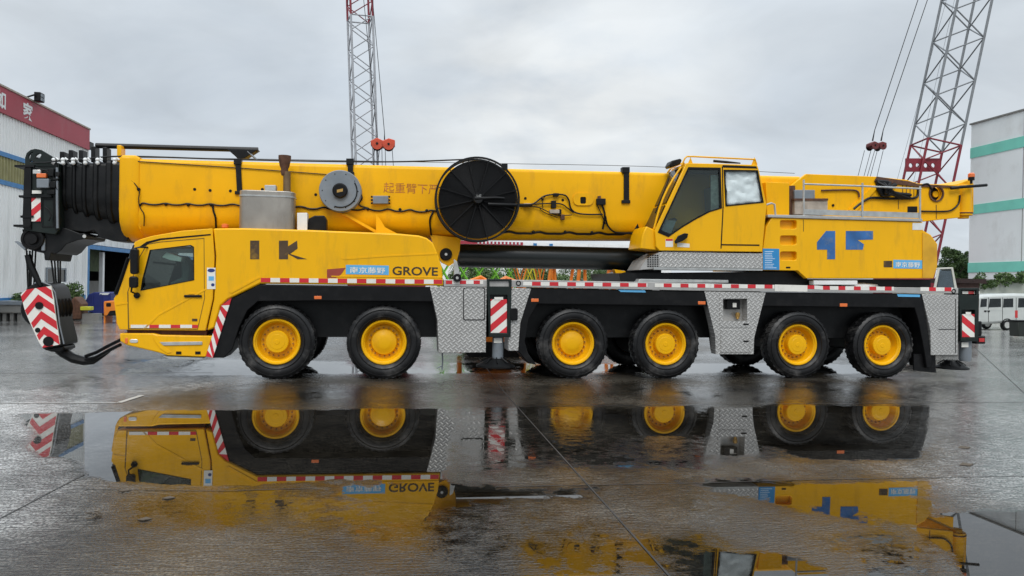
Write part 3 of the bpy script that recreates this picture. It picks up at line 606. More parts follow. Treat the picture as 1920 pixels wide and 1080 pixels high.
MB().cyl((hl.x, .815, hl.z), .172, 0, .02, n=24).build('pivot_bore', BLK, ft)
MB().cyl((hl.x + .06, .78, hl.z + .0), .075, 0, .06, n=16).build('pivot_pin', YEL2, ft)
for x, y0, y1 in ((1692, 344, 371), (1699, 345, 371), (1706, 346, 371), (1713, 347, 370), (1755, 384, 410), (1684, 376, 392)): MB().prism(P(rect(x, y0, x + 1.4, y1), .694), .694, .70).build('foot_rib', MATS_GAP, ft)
ce = V(1813, 372, .75)
MB().lathe([(.05, -.47), (.12, -.47), (.12, -.40), (.19, -.40), (.19, -.33), (.165, -.32), (.165, .32), (.1, .34)], (ce.x, .85, ce.z), axis='z', n=20).build('tail_cylinder', YEL2, crane)
MB().lathe([(.16, -.36), (.20, -.36), (.20, -.33), (.16, -.33)], (ce.x, .85, ce.z), axis='z', n=20, close=True).build('cylinder_flange', RUST, crane)
MB().prism(P([(1796, 345), (1822, 334), (1826, 345), (1826, 400), (1800, 408)], .85), .85, 2.15).build('tail_block', YEL2, crane, bev=.02)
MB().tube([V(1783, 353, .6), V(1800, 351, .6), V(1850, 347, .6)], .035, 8).build('camera_arm', BLK2, crane)
bc = V(1821, 343, .65)
MB().lathe([(.03, -.02), (.03, .06), (.07, .06), (.07, .13)], bc, axis='z', n=16).build('beacon_base', BLK, crane); MB().lathe([(.065, .13), (.075, .14), (.075, .21), (.05, .235)], bc, axis='z', n=16).build('beacon', ORL, crane)
ff = lambda x, y, o: V(x, y, .69 - o)
hose('foot_hose', [(1728, 396), (1775, 396), (1790, 390), (1798, 380), (1800, 366)], .02, f=ff)
hose('foot_hose', [(1600, 392), (1614, 381), (1632, 371), (1660, 372), (1690, 372), (1718, 370), (1722, 352)], .03, f=ff)
hose('foot_hose', [(1540, 357), (1590, 356), (1608, 359), (1611, 370)], .02, RUST, f=ff)
hose('foot_hose', [(1728, 347), (1740, 345), (1747, 356)], .022, f=ff)
for k in range(7):
    q0 = [V(1648 + 6 * k + random.uniform(-4, 4), 344 + random.uniform(-3, 6), .62), V(1655 + random.uniform(0, 16), 352 + random.uniform(-4, 6), .52), V(1668 + random.uniform(-10, 12), 362 + random.uniform(-4, 4), .55), V(1690 + random.uniform(-4, 18), 368 + random.uniform(-4, 5), .64)]
    MB().tube(q0, .035, 6).build('coiled_foot_hose', BLK, crane)
MB().prism(P([(1645, 336), (1668, 338), (1676, 352), (1672, 368), (1655, 368), (1646, 354)], .60), .60, .70).build('hose_manifold', BLK2, crane, bev=.03)
MB().prism(P(rect(1702, 387, 1720, 398), .69), .69, .70).build('foot_slot', BLK, crane)
MB().prism(P([(1592, 394), (1640, 345), (1646, 352), (1604, 398)], .66), .66, .7).build('foot_brace', YEL2, crane)
MB().cyl(V(1562, 385, .69), .03, -.01, .02, n=12).build('boom_hole', BLK, crane)
# ---- lift cylinder -------------------------------------------------
pa, pb = V(858, 479, 1.5), V(1235, 487, 1.5)
ld = (pb - pa).normalized()
MB().tube([pa, pa + ld * .03, pa + ld * .12, pb], [.2, .255, .262, .262], 28).build('lift_cylinder', mat('cylinder_paint', (.008, .011, .011), .30, var=.2, spec=.5), crane, ang=.5)
pin = V(836, 477, 1.05)
MB().prism(P([(806, 440), (864, 446), (862, 470), (856, 490), (842, 499), (828, 492), (820, 478)], 1.05), 1.05, 1.2).build('cylinder_bracket', YEL2, crane)
MB().prism(P([(806, 440), (864, 446), (862, 470), (856, 490), (842, 499), (828, 492), (820, 478)], 1.8), 1.8, 1.95).build('cylinder_bracket', YEL2, crane)
MB().lathe([(.02, -.05), (.12, -.05), (.135, -.03), (.135, 0)], (pin.x, 1.05, pin.z), n=24).build('cylinder_pin', BLK, crane)
MB().cyl((pin.x, .98, pin.z), .03, 0, .02, n=12).build('pin_cap', CHR, crane)
# ---- chassis -------------------------------------------------------
MB().prism(P([(440, 555), (1786, 553), (1786, 632), (1700, 634), (900, 632), (445, 632)], .55), .55, 2.45).build('chassis_frame', BLK2, crane)
dk = [(832, 524), (996, 525), (1321, 531), (1540, 537), (1797, 540), (1797, 550.5), (1540, 548), (1321, 545.5), (996, 539), (832, 537.5)]
MB().prism(P(dk, .0), .0, 3.0).build('deck', GRY, crane, bev=.008)
MB().prism(P([(440, 545), (1786, 553), (1786, 557), (440, 557)], .3), .3, 2.7).build('chassis_deck_plate', BLK2, crane)
MB().prism(P([(488, 533.5), (808, 538), (817, 566), (620, 564), (484, 565), (464, 582), (448, 615), (436, 655), (420, 671), (397, 671), (430, 562)], .03), .03, .62).build('front_fender', BLK, crane, bev=.015)
MB().prism(P([(996, 539.5), (1321, 546), (1331, 574), (1008, 570), (992, 598), (984, 640), (990, 662), (1006, 684), (990, 681), (972, 659), (976, 605)], .03), .03, .62).build('middle_fender', BLK, crane, bev=.015)
MB().prism(P([(1436, 548), (1729, 551), (1740, 620), (1746, 660), (1748, 690), (1738, 690), (1730, 640), (1722, 600), (1715, 577), (1427, 574)], .03), .03, .62).build('rear_fender', BLK, crane, bev=.015)
MB().prism(P([(1713, 664), (1754, 664), (1755, 699), (1714, 695)], .12), .12, .16).build('mudflap', BLK, crane)
for x, y, d in ((596, 558, .02), (1003, 563, .02), (1316, 568, .02), (1582, 572, .02)):
    MB().prism(P(rect(x - 7, y - 3, x + 7, y + 3), d), d, d + .02).build('side_marker', ORL, crane, bev=.006)
# reflective tape
def tape(name, segs, d, parent=crane):
    mb = MB()
    for (xa, xb, f0, f1), m_ in segs: mb.prism(P([(xa, f0(xa)), (xb, f0(xb)), (xb, f1(xb)), (xa, f1(xa))], d), d, d + .004, m_)
    return mb.build(name, [RED, WHT], parent)
def run(x0, x1, f0, f1, pr, frac=.5, first=0):
    o = []; x = x0; k = first
    while x < x1:
        L = pr * (frac if k == 0 else 1 - frac); o.append(((x, min(x + L, x1), f0, f1), k)); x += L; k = 1 - k
    return o
tape('reflective_tape', run(489, 829, lambda x: 521 + (x - 489) * .010, lambda x: 529 + (x - 489) * .010, 36), -.004)
tp = lambda x: 528.2 + (x - 980) * .0125 if x < 1540 else 535.6 + (x - 1540) * .012 + .6
bt = lambda x: tp(x) + 7.0
tape('reflective_tape', run(981, 1214, tp, bt, 33, .5, 1), -.004)
tape('reflective_tape', run(1228, 1452, tp, bt, 31.5, .48, 1), -.004)
tape('reflective_tape', run(1514, 1676, tp, bt, 29, .45, 0), -.004)
tape('reflective_tape', run(1726, 1787, tp, bt, 29, .45, 1), -.004)
tape('reflective_tape', run(836, 906, lambda x: 526, lambda x: 532.5, 26, .46, 0), -.004)
decal('rail_notice_plate', [(1453, 533.5), (1514, 535), (1514, 547), (1453, 546)], -.006, WHT, crane)
decal('fender_sticker', [(1158, 542.6), (1209, 543.8), (1211, 548.4), (1164, 547.4)], .022, BLU2, crane); decal('fender_sticker', [(1682, 551.4), (1725, 552.4), (1725, 557), (1684, 556.2)], .022, BLU2, crane)
MB().lathe([(.035, -.01), (.055, -.01), (.055, .0), (.035, 0)], (V(972, 531, 0).x, 0, V(972, 531, 0).z), n=16, close=True).build('tie_ring', BLK2, crane)
MB().lathe([(.035, -.01), (.055, -.01), (.055, .0), (.035, 0)], (V(1788, 546, 0).x, 0, V(1788, 546, 0).z), n=16, close=True).build('tie_ring', BLK2, crane)
# checker plate lockers
lk = MB().prism(P([(806, 537.5), (913, 538.5), (911, 661), (822, 662), (820, 600)], .01), .01, .62).build('storage_locker', CHK, crane, bev=.01)
MB().prism(P(rrect(870, 541, 908, 599, 3), -.004), -.004, .012).build('locker_door', CHK, lk, bev=.004)
fr = P(rrect(868.6, 539.6, 909.4, 600.4, 3), -.001); MB().prism(fr, -.001, .011, holes=[P(rrect(870, 541, 908, 599, 3), -.001)[::-1]]).build('door_seal', BLK, lk)
MB().prism(P([(959.5, 540), (996, 541), (976, 605), (972, 658), (953, 658), (953, 580)], .01), .01, .6).build('storage_locker', CHK, crane, bev=.01)
op = P(rect(1355.6, 560, 1401, 602), .01)
mk = MB().prism(P([(1321, 546.5), (1435.6, 548.5), (1414, 633), (1413, 664), (1342, 664), (1341, 629)], .01), .01, .25, holes=[op[::-1]]).build('equipment_locker', CHK, crane)
MB().prism(P([(1330, 552), (1428, 552), (1410, 660), (1345, 660)], .25), .25, .6).build('locker_back', GRY, mk)
MB().prism(P(rect(1350, 550, 1407, 614), -.002), -.002, .009, holes=[P(rect(1355.6, 560, 1401, 602), -.002)[::-1]]).build('locker_frame', CHK, mk)
MB().prism(P(rect(1352, 618, 1405.6, 661), -.004), -.004, .009).build('locker_door', CHK, mk, bev=.004)
for y in (608, 640): MB().prism(P(rect(1394, y - 1.5, 1404, y + 1.5), -.008), -.008, -.002).build('latch', BLK, mk)
MB().prism(P(rect(1363, 562, 1388, 580), .1), .1, .25).build('control_unit', BLK, mk, bev=.01); MB().prism(P(rect(1374, 568, 1381, 576), .095), .095, .1).build('unit_label', WHT, mk)
MB().lathe([(.02, -.1), (.035, -.08), (.05, -.02), (.05, .03), (.03, .05)], V(1383, 590, .15), axis='z', n=12).build('brass_valve', BRS, mk)
rk = MB().prism(P([(1729, 551.5), (1797, 552.5), (1796, 666), (1745.6, 666), (1745, 620)], .01), .01, .62).build('rear_locker', CHK, crane, bev=.01)
MB().prism(P(rect(1760, 617, 1792, 618.2), .005), .005, .01).build('door_gap', BLK, rk); MB().prism(P(rect(1791.5, 560, 1792.5, 662), .005), .005, .01).build('door_gap', BLK, rk)
# outriggers
def outrigger(x0, x1, ytop, ybot, bx0, by0, bx1, by1, jx0, jx1, jy0, jy1, padx, sgn, d, padr=.40, lean=0):
    o = MB().prism(P([(x0, ytop), (x1, ytop), (x1 - 2, ybot), (x0 + 4, ybot)], d), d, d + .16, holes=[P(rect(x0 + 5, ytop + 4, x1 - 5, ytop + 14), d)[::-1], P(rect(bx0 - 1, by0 - 8, bx1 + 1, by1 + 1), d)[::-1]]).build('outrigger_box', DKG, crane, bev=.008)
    MB().prism(P([(x0 + 2, ytop + 2), (x1 - 2, ytop + 2), (x1 - 4, ybot - 2), (x0 + 6, ybot - 2)], d + .1), d + .1, d + .6).build('outrigger_beam', DKG, o)
    striped_board('hazard_board', bx0, by0, bx1, by1, d + .02, o, 14.5, sgn)
    MB().prism(P(rect(bx0 + 7, by0 - 4, bx1 - 7, by0 + 1), d + .01), d + .01, d + .02).build('board_label', WHT, o)
    mb = MB(); q = (x1 - x0) / 3 - 2
    for i, m_ in enumerate((1, 0, 1)): mb.prism(P(rect(x0 + 7 + i * q, ytop + 6, x0 + 7 + (i + 1) * q, ytop + 11), d + .06), d + .06, d + .08, m_)
    mb.build('reflector', [REDL, WHT], o)
    jd = d + .22; c_ = V((jx0 + jx1) / 2, (jy0 + jy1) / 2, jd); rj = (V(jx1, jy0, jd) - V(jx0, jy0, jd)).length / 2
    hz = abs(V(jx0, jy0, jd).z - V(jx0, jy1, jd).z) / 2
    leg = MB().lathe([(rj * .9, -hz - .06), (rj, -hz), (rj, hz + .1)], (c_.x, jd, c_.z), axis='z', n=20).build('jack_leg', GRP, o)
    MB().prism(P(rect(jx0 + 3, jy0, jx1 - 3, jy0 + 9), jd - rj - .002), jd - rj - .002, jd - rj + .004).build('leg_label', WHT, leg)
    p = V(padx, jy1 + 16, jd); zt_ = c_.z - hz - .06
    pad = MB().lathe([(padr, p.z - .035), (padr, p.z), (padr * .93, p.z + .01), (.15, p.z + .12), (.13, zt_ + .02)], (p.x, jd, 0), axis='z', n=36).build('jack_pad', BLK2, o, bev=0)
    pm = MB()
    for k in range(8): q_ = k * math.pi / 4; pm.tube([(p.x + .14 * math.cos(q_), jd + .14 * math.sin(q_), p.z + .16), (p.x + padr * .8 * math.cos(q_), jd + padr * .8 * math.sin(q_), p.z + .06)], .014, 5)
    pm.build('pad_rib', BLK2, pad); return o
outrigger(913, 959.6, 523, 632, 920, 561, 950.4, 624, 923, 944, 634, 668, 929, 1, -.04)
outrigger(1797.5, 1836, 540, 640, 1804, 589, 1827.5, 632, 1800, 1819, 642, 672, 1784, -1, .10, .36)
MB().prism(P(rrect(957, 578, 971, 601, 4), -.06), -.06, .05).build('outrigger_lamp', BLK, crane, bev=.01)
MB().prism(P(rect(1830, 630, 1848, 645), .4), .4, 2.4).build('rear_bumper', BLK2, crane, bev=.02); MB().prism(P(rect(1836, 634, 1846, 641), .39), .39, .4).build('tail_light', REDL, crane)
MB().prism(P(rect(1829, 602, 1842, 630), .5), .5, 1.2).build('rear_hitch', BLK2, crane, bev=.03)
hg = MB().tube([V(829, 660, .3), V(830, 675, .3), V(829, 693, .3)], .016, 6); hg.tube([V(819, 690, .3), V(829, 686, .3)], .012, 5); hg.build('drain_pipe', GRP, crane)
# ---- wheels --------------------------------------------------------
RW = .75
def tyre_mesh():
    mb = MB(); pr = [(.435, .13), (.45, .095), (.49, .04), (.57, .0), (.64, .008), (.695, .035), (.728, .065), (.734, .10), (.734, .345), (.728, .38), (.70, .41), (.60, .44), (.50, .44), (.42, .40)]
    mb.lathe(pr, (0, 0, 0), n=56, cap=False)
    for k in range(34):
        for side in (0, 1):
            q = 2 * math.pi * (k + .5 * side) / 34; w = .036
            d0, d1 = (.055, .205) if side == 0 else (.24, .39); sk = .06 if side else -.06
            vs = []
            for dd, aa in ((d0, sk if side == 0 else 0), (d1, 0 if side == 0 else sk)):
                for da in (-w, w):
                    for r in (.715, RW if not (dd in (.055, .39)) else RW - .012): vs.append((r * math.cos(q + da + aa), dd, r * math.sin(q + da + aa)))
            mb.add(vs, [(0, 1, 3, 2), (4, 6, 7, 5), (1, 5, 7, 3), (0, 4, 5, 1), (2, 3, 7, 6)])
    for rr_ in (.52, .655): mb.lathe([(rr_, .012), (rr_ + .004, -.004), (rr_ + .012, -.004), (rr_ + .016, .012)], (0, 0, 0), n=56, close=True)
    return mb.mesh('tyre', RUB, off=(0, 0, 0))
TY = tyre_mesh()
RIM = MB().lathe([(.445, .05), (.455, .02), (.44, .005), (.415, .008), (.405, .03), (.385, .045), (.37, .10), (.35, .19), (.335, .205), (.18, .205)], (0, 0, 0), n=48, cap=False).mesh('rim', YEL, off=(0, 0, 0))
HUBA = MB().lathe([(.225, .205), (.222, .05), (.21, .035), (.15, .032), (.145, .028), (.05, .026), (.045, .02), (.01, .02)], (0, 0, 0), n=36).mesh('hub', YEL, off=(0, 0, 0))
HUBB = MB().lathe([(.28, .205), (.27, .17), (.245, .12), (.19, .105), (.15, .085), (.10, .075), (.02, .072)], (0, 0, 0), n=36).mesh('hub', YEL, off=(0, 0, 0))
nb = MB()
for k in range(18): q = 2 * math.pi * k / 18; nb.lathe([(.016, .16), (.016, .205)], (.29 * math.cos(q), 0, .29 * math.sin(q)), n=6)
NUTS = nb.mesh('wheel_nuts', mat('dull_nut', (.30, .15, .03), .5, var=.4), off=(0, 0, 0))
WX = [(519, 642.5, 0), (720, 642, 1), (1075, 643, 1), (1249, 644, 0), (1497, 646, 0), (1656, 648.5, 0)]
for i, (x, y, kind) in enumerate(WX):
    p = V(x, y, .09)
    for far in (0, 1):
        w = bpy.data.objects.new('wheel', TY); C.objects.link(w); w.parent = crane
        w.location = Vector((p.x, 2.97 if far else .03, RW - .018)) - OFF; w.rotation_euler = (0, random.uniform(0, 6.28), math.pi if far else 0)
        for nm, me in (('rim', RIM), ('hub', HUBB if kind else HUBA), ('wheel_nuts', NUTS)):
            q = bpy.data.objects.new(nm, me); C.objects.link(q); q.parent = w; q.location = (0, .06, 0); q.rotation_euler = (0, random.uniform(0, 6.28), 0)
            if nm == 'wheel_nuts': q['kind'] = 'stuff'
    ab = MB().tube([(p.x, .3, RW), (p.x, 2.7, RW)], .13, 12); ab.cyl((p.x, .42, RW), .42, 0, .12, n=24); ab.cyl((p.x, 2.46, RW), .42, 0, .12, n=24); ab.build('axle', BLK2, crane)
    MB().box((p.x - .25, 1.1, .55), (p.x + .25, 1.9, .95)).build('axle_housing', BLK2, crane, bev=.05)
    for sx in (-.62, .62): MB().prism([(p.x + sx - .1, 1.2), (p.x + sx + .1, 1.2), (p.x + sx * .55 + .07, .62), (p.x + sx * .55 - .07, .62)], .58, .78).build('suspension_arm', BLK2, crane, bev=.02)
    MB().lathe([(.07, -.35), (.07, 0), (.11, 0), (.11, .4)], (p.x + .32, .66, 1.0), axis='z', n=14).build('suspension_cylinder', BLK2, crane)
# ---- driver cab ----------------------------------------------------
cabo = [(252, 454), (262, 449), (284, 442.5), (341, 432.6), (398, 428.2), (402, 480), (399, 560), (385.5, 620), (239, 618.5), (224, 618), (219, 607), (213, 560), (217, 554)]
win = [(282, 469.5), (356, 460.5), (362, 464), (362.5, 524.5), (265, 543.8), (268, 524)]
inner = [lerp(p, (315, 530), .06) for p in cabo]
cab = MB().prism(P(cabo, .0), .0, .06, holes=[P(win, .0)[::-1]], mh=1)
cab.prism(P(cabo, .06), .06, .8, holes=[P(inner, .06)[::-1]], mh=1)
lowr = [(x, max(y, 462)) for x, y in cabo]; cab.prism(P(lowr, .8), .8, 2.95, holes=[P([lerp(p, (315, 540), .06) for p in lowr], .8)[::-1]], mh=1)
cab = cab.build('driver_cab', [YEL, BLK], crane, bev=.012)
MB().prism(P([(270, 540), (395, 540), (395, 615), (240, 615)], .8), .8, 2.9).build('cab_interior', BLK, cab)
MB().prism(P(win, .02), .02, .026).build('side_window', GLA, cab)
g_ = [lerp(p, (316, 500), -.035) for p in win]; MB().prism(P(g_, -.006), -.006, .012, holes=[P(win, -.006)[::-1]]).build('window_seal', BLK, cab)
st_ = MB().prism(P([(318, 545), (352, 540), (356, 500), (346, 480), (338, 480), (340, 520), (318, 530)], .35), .35, .75).build('driver_seat', mat('seat_fabric', (.10, .13, .13), .8), cab, bev=.04)
MB().prism(P([(303, 482), (312, 473), (341, 483), (339, 491), (318, 488)], .10), .10, .5).build('sun_visor', WHP, cab, bev=.01)
MB().prism(P([(287, 490), (330, 494), (330, 498), (287, 494)], .3), .3, .34).build('steering_wheel', BLK, cab)
# windscreen, seen edge-on
wsx = P([(249, 459), (253, 459), (221, 553), (214, 554)], -.004); MB().prism(wsx, -.004, 2.9).build('windscreen', GLD, cab, bev=.01)
door = P([(275, 457.5), (300, 453), (383, 446), (384, 560), (371, 618), (241, 617), (238.5, 548), (262, 480)], -.003)
ins = P([lerp(p, (318, 535), .018) for p in [(275, 457.5), (300, 453), (383, 446), (384, 560), (371, 618), (241, 617), (238.5, 548), (262, 480)]], -.003)
MB().prism(door, -.003, .0, holes=[ins[::-1]]).build('door_gap', mat('panel_gap', (.16, .085, .008), .6), cab)
MB().prism(P(rrect(344.5, 553, 378, 557.5, 2), -.03), -.03, .0).build('door_handle', BLK, cab, bev=.008); MB().prism(P(rect(353, 549.5, 366, 551.5), -.01), -.01, .0).build('door_lock', YEL, cab)
decal('model_badge', rect(360, 597.5, 370, 602.5), -.004, DKD, cab)
MB().prism(P([(268, 616), (296, 589), (386, 541), (386, 544.5), (298, 592), (274, 616)], -.006), -.006, .002).build('body_crease', YEL, cab, bev=.008)
tape('cab_tape', [((245, 280, lambda x: 609, lambda x: 615), 1)] + run(280, 371, lambda x: 609, lambda x: 615, 40, .45, 0), -.006, cab)
MB().prism(P([(262, 462), (275, 453), (300, 447), (395, 438.5), (395, 441), (302, 450), (280, 456), (268, 464)], -.006), -.006, .0).build('rain_gutter', BLK, cab)
# sticker column
stc = decal('service_sticker', rect(388, 502, 404, 542), -.005, WHT, cab)
decal('sticker_emblem', circ((396, 507), 3.5, 16, 7), -.008, mat('navy_print', (.02, .04, .18), .4), cab); decal('sticker_patch', rect(391, 518, 401, 526), -.008, BLU2, cab); decal('sticker_emblem', circ((399, 534), 3, 12, 3.4), -.008, MATS['navy_print'], cab)
# mirrors
mr_ = MB().prism(P(rrect(243, 466, 258, 514, 5), -.22), -.22, -.10).build('wing_mirror', BLK, cab, bev=.02); MB().prism(P(rrect(241, 518, 257, 540, 5), -.22), -.22, -.12).build('wide_mirror', BLK, cab, bev=.02)
MB().tube([V(277, 464, .0), V(262, 463.5, -.15), V(251, 466, -.18)], .018, 6).build('mirror_arm', BLK, cab); MB().tube([V(247, 540, -.18), V(246, 547, -.16), V(258, 552, -.02)], .018, 6).build('mirror_arm', BLK, cab)
MB().lathe([(.02, -.05), (.055, -.03), (.06, 0)], (V(257, 554, 0).x, 0, V(257, 554, 0).z), n=12).build('mirror_foot', BLK, cab)
MB().tube([V(216, 551, -.01), V(228, 520, -.01), V(240, 484, -.01)], .03, 6).build('screen_pillar', BLK, cab)
MB().prism(P([(216, 570), (239, 566), (240, 569), (217, 573)], -.008), -.008, 0).build('nose_crease', YEL, cab)
MB().prism(P([(238.5, 548), (240.5, 548), (242, 618), (240, 618)], -.005), -.005, 0).build('nose_gap', MATS['panel_gap'], cab)
# bumper with step
bp = MB().prism(P([(224, 625), (287, 625), (300, 628), (398, 630), (387, 669), (382, 669.6), (314, 667), (296, 661), (237, 647), (225, 640)], .0), .0, 2.95).build('front_bumper', YEL, crane, bev=.02)
MB().prism(P([(238, 618), (388, 620), (386, 630), (240, 628)], .12), .12, 2.8).build('step_recess', RUST, bp)
MB().prism(P([(299, 641.5), (379, 640.5), (379, 646.5), (306, 648)], -.02), -.02, .02).build('cab_step', GRY2, bp, bev=.006)
MB().prism(P([(287, 627), (296, 630), (301, 640), (309, 650), (322, 661), (314, 663), (300, 654), (291, 642), (287, 634)], -.012), -.012, .002).build('bumper_crease', YEL, bp, bev=.01)
MB().prism(P(rect(234, 634, 239.5, 644), -.012), -.012, .0).build('front_marker', ORL, bp, bev=.006); MB().prism(P(rrect(243, 636, 258.5, 643, 3), -.012), -.012, .0).build('fog_light', CHR, bp, bev=.006)
for x in (335, 371): MB().prism(P(rect(x - 5, 659, x + 5, 664.5), -.006), -.006, .0).build('bumper_slot', BLK, bp)
MB().prism(P([(306, 668), (382, 671), (372, 674), (318, 673)], .02), .02, 2.6).build('skid_plate', GRY2, bp)
# hazard stripe strip on the fender edge
zs = MB(); nB = 11
for i in range(nB):
    e0 = lambda t: lerp((415, 573), (386, 668), t); e1 = lambda t: lerp((434, 559), (399, 671), t)
    t0, t1 = i / nB, (i + 1) / nB; sh = .26
    cl_ = lambda t: min(1, max(0, t)); t0, t1 = t0 * (1 + sh), t1 * (1 + sh)
    q = [e0(cl_(t0 - sh)), e1(cl_(t0)), e1(cl_(t1)), e0(cl_(t1 - sh))]
    if abs(q[0][1] - q[3][1]) < .5: q = q[:3]
    elif abs(q[1][1] - q[2][1]) < .5: q = [q[0], q[1], q[3]]
    zs.prism(P(q, -.008), -.008, .03, i % 2)
zs.build('fender_stripes', [RED, WHT], crane)
# ---- engine hood ---------------------------------------------------
hood = [(400, 428.2), (455, 427.5), (578, 431), (749, 438), (786, 441.5), (800, 446), (811.6, 455), (821, 476.6), (828.5, 500.7), (831.5, 536), (488, 532), (427, 561.5), (414, 573), (402, 615), (388, 620), (401, 560), (404.5, 480)]
hd = MB().prism(P(hood, .0), .0, .78).build('engine_hood', YEL, crane, bev=.03)
MB().prism(P([(640, 484), (720, 479), (819, 474.5), (820, 477), (722, 481.5), (646, 487)], -.006), -.006, .002).build('hood_crease', YEL, hd)
MB().prism(P([(430, 547), (484, 519), (488, 520.5), (434, 550)], -.010), -.010, .002).build('hood_crease', YEL, hd)
MB().prism(P([(620, 517), (830, 519.5), (830, 521), (622, 519)], -.008), -.008, .002).build('hood_crease', YEL, hd)
text('GROVE', 'maker_lettering', LET, hd, V(735.5, 515.8, -.004), ES * 0 + Vector((1, 0, 0)), (0, 0, 1), (V(735, 499, 0) - V(735, 515.5, 0)).z, width=(V(821, 515, 0) - V(735.5, 515, 0)).x, bold=.02)
sg = decal('dealer_sign', [(648.5, 496.5), (729, 498), (729, 515.5), (648.5, 514)], -.004, BLU2, hd)
text('南京藤野', 'dealer_lettering', WHT, hd, V(656, 512, -.007), (1, 0, 0), (0, 0, 1), .125, width=(V(722, 510, 0) - V(656, 510, 0)).x, bold=.01)
for q in ([(469, 451), (486, 451), (486, 486), (469, 486)], [(523, 451), (540, 451), (540, 462), (557, 451), (558, 466), (544, 476), (576, 486), (558, 486), (540, 476), (540, 486), (523, 486)]): decal('dark_marking', q, -.004, DKD, hd)
decal('red_marking', [(613, 505), (648, 502), (640, 514), (630, 521), (613, 521)], -.004, mat('dull_red_print', (.30, .05, .03), .5), hd)
# exhaust and the boxes behind the hood
e0_, e1_ = V(450, 400, .45), V(553, 400, .45); ez0, ez1 = V(500, 440, .3).z, V(500, 358, .3).z
ex = MB().prism(rrect(e0_.x, .22, e1_.x, .76, .2, 6), ez0, ez1, axis='z').build('silencer_box', mat('brushed_cover', (.34, .315, .28), .34, metal=.55, var=.2, vs=2, dirt=((.18, .15, .12), .6, 5, .2)), crane, bev=.015)
MB().prism(rrect(e0_.x - .01, .21, e1_.x + .01, .77, .2, 6), ez1 - .12, ez1 - .09, axis='z').build('cover_band', GRY2, ex)
pe = V(537, 360, .5)
MB().tube([V(538, 362, .5), V(538, 322, .5)], .075, 16).build('exhaust_pipe', mat('heated_pipe', (.20, .13, .07), .4, metal=.6, var=.4), ex)
MB().lathe([(.06, -.4), (.075, -.33), (.07, -.27), (.10, -.20), (.125, -.05), (.125, .0), (.11, .0), (.10, -.06)], V(534, 292, .5), axis='z', n=20).build('exhaust_cap', RUST, ex)
MB().prism(P(rect(496, 347, 517, 358), .4), .4, .6).build('cap_box', GRY2, ex, bev=.01)
MB().prism(P(rect(557, 399, 576, 440), .35), .35, .6).build('white_box', WHP, crane, bev=.01)
MB().prism(P([(578, 410), (590, 404), (608, 404), (612, 412), (612, 440), (578, 440)], .4), .4, .7).build('air_intake', BLK, crane, bev=.02)
for x in (452, 420): pass
MB().lathe([(.05, 0), (.07, .02), (.07, .07), (.04, .09)], V(422, 428, .5), axis='z', n=14).build('roof_beacon', ORL, crane)
# ---- superstructure -------------------------------------------------
MB().prism(P([(1160, 512), (1499, 509), (1514, 523), (1745, 524), (1745, 540), (1165, 536)], .35), .35, 2.7).build('slew_platform', BLK2, crane)
tt = V(1330, 540, 1.5); MB().lathe([(1.15, -.12), (1.15, .28)], (tt.x, 1.5, tt.z), axis='z', n=48).build('slew_ring', BLK2, crane)
MB().prism(P([(1200, 523), (1366, 525), (1366, 530.5), (1196, 529)], .1), .1, .5).build('deck_tray', GRY2, crane, bev=.01)
bodyp = [(1447, 408), (1730, 416), (1731, 432), (1745, 440), (1758, 458), (1757, 500), (1750, 522), (1512, 522), (1496, 507.5), (1430, 506.5), (1430, 472), (1437, 425)]
stp = [rrect(1463, 413, 1494, 429, 4), rrect(1463, 442, 1494, 459, 4), rrect(1463, 472, 1494, 488, 4)]
eb = MB().prism(P(bodyp, .08), .08, .20, holes=[P(q, .08)[::-1] for q in stp]).build('counterweight_body', YEL, crane, bev=.012)
inn = [lerp(p, (1580, 470), .01) for p in bodyp]
MB().prism(P(inn, .20), .20, 2.85).build('counterweight_core', YEL, eb)
decal('rules_sticker', [(1430.5, 466), (1461, 466.5), (1461.5, 506), (1430.5, 505.5)], .074, BLU, eb)
lines = MB()
for i in range(10): lines.prism(P(rect(1434, 471 + i * 3.4, 1434 + (22 if i else 24) * random.uniform(.6, 1), 472.2 + i * 3.4), .071), .071, .073)
lines.build('sticker_print', mat('pale_print', (.55, .7, .85), .5), eb)
decal('body_slot', rect(1474, 500, 1482, 503), .075, BLK, eb)
for x in (1506,): decal('panel_gap', rect(x, 412, x + 1.2, 434), .076, MATS['panel_gap'], eb)
BLM = mat('blue_marking_print', (.035, .13, .34), .45, var=.25, vs=3, dirt=((.30, .26, .10), .6, 4))
for q in ([(1549, 433), (1566, 433), (1566, 486), (1551, 486), (1551, 468), (1532, 468), (1532, 454)], [(1586, 433), (1637, 433), (1637, 449), (1608, 450), (1620, 458), (1618, 468), (1586, 468)]): decal('blue_marking', q, .075, BLM, eb)
decal('rear_sign', [(1675, 487), (1729, 488), (1729, 504), (1675, 503)], .075, BLU2, eb)
text('南京藤野', 'rear_lettering', WHT, eb, V(1679, 501, .071), (1, 0, 0), (0, 0, 1), .125, width=(V(1725, 501, .07) - V(1679, 501, .07)).x, bold=.01)
decal('rear_lettering', rect(1657, 489, 1673, 501), .075, DKD, eb)
decal('notice_plate', rect(1711, 418, 1730, 431), .074, WHP, eb)
MB().prism(P([(1730, 436), (1744, 442), (1757, 459), (1757, 500), (1750, 521), (1730, 521)], .06), .06, .09).build('rear_corner_plate', mat('ochre_guard', (.66, .35, .02), .45, var=.15), eb)
wk = MB().prism(P([(1440, 402.5), (1510, 403.5), (1730, 410.5), (1730, 415.5), (1510, 409.5), (1440, 407.5)], .05), .05, .7).build('walkway', GRY, crane, bev=.008)
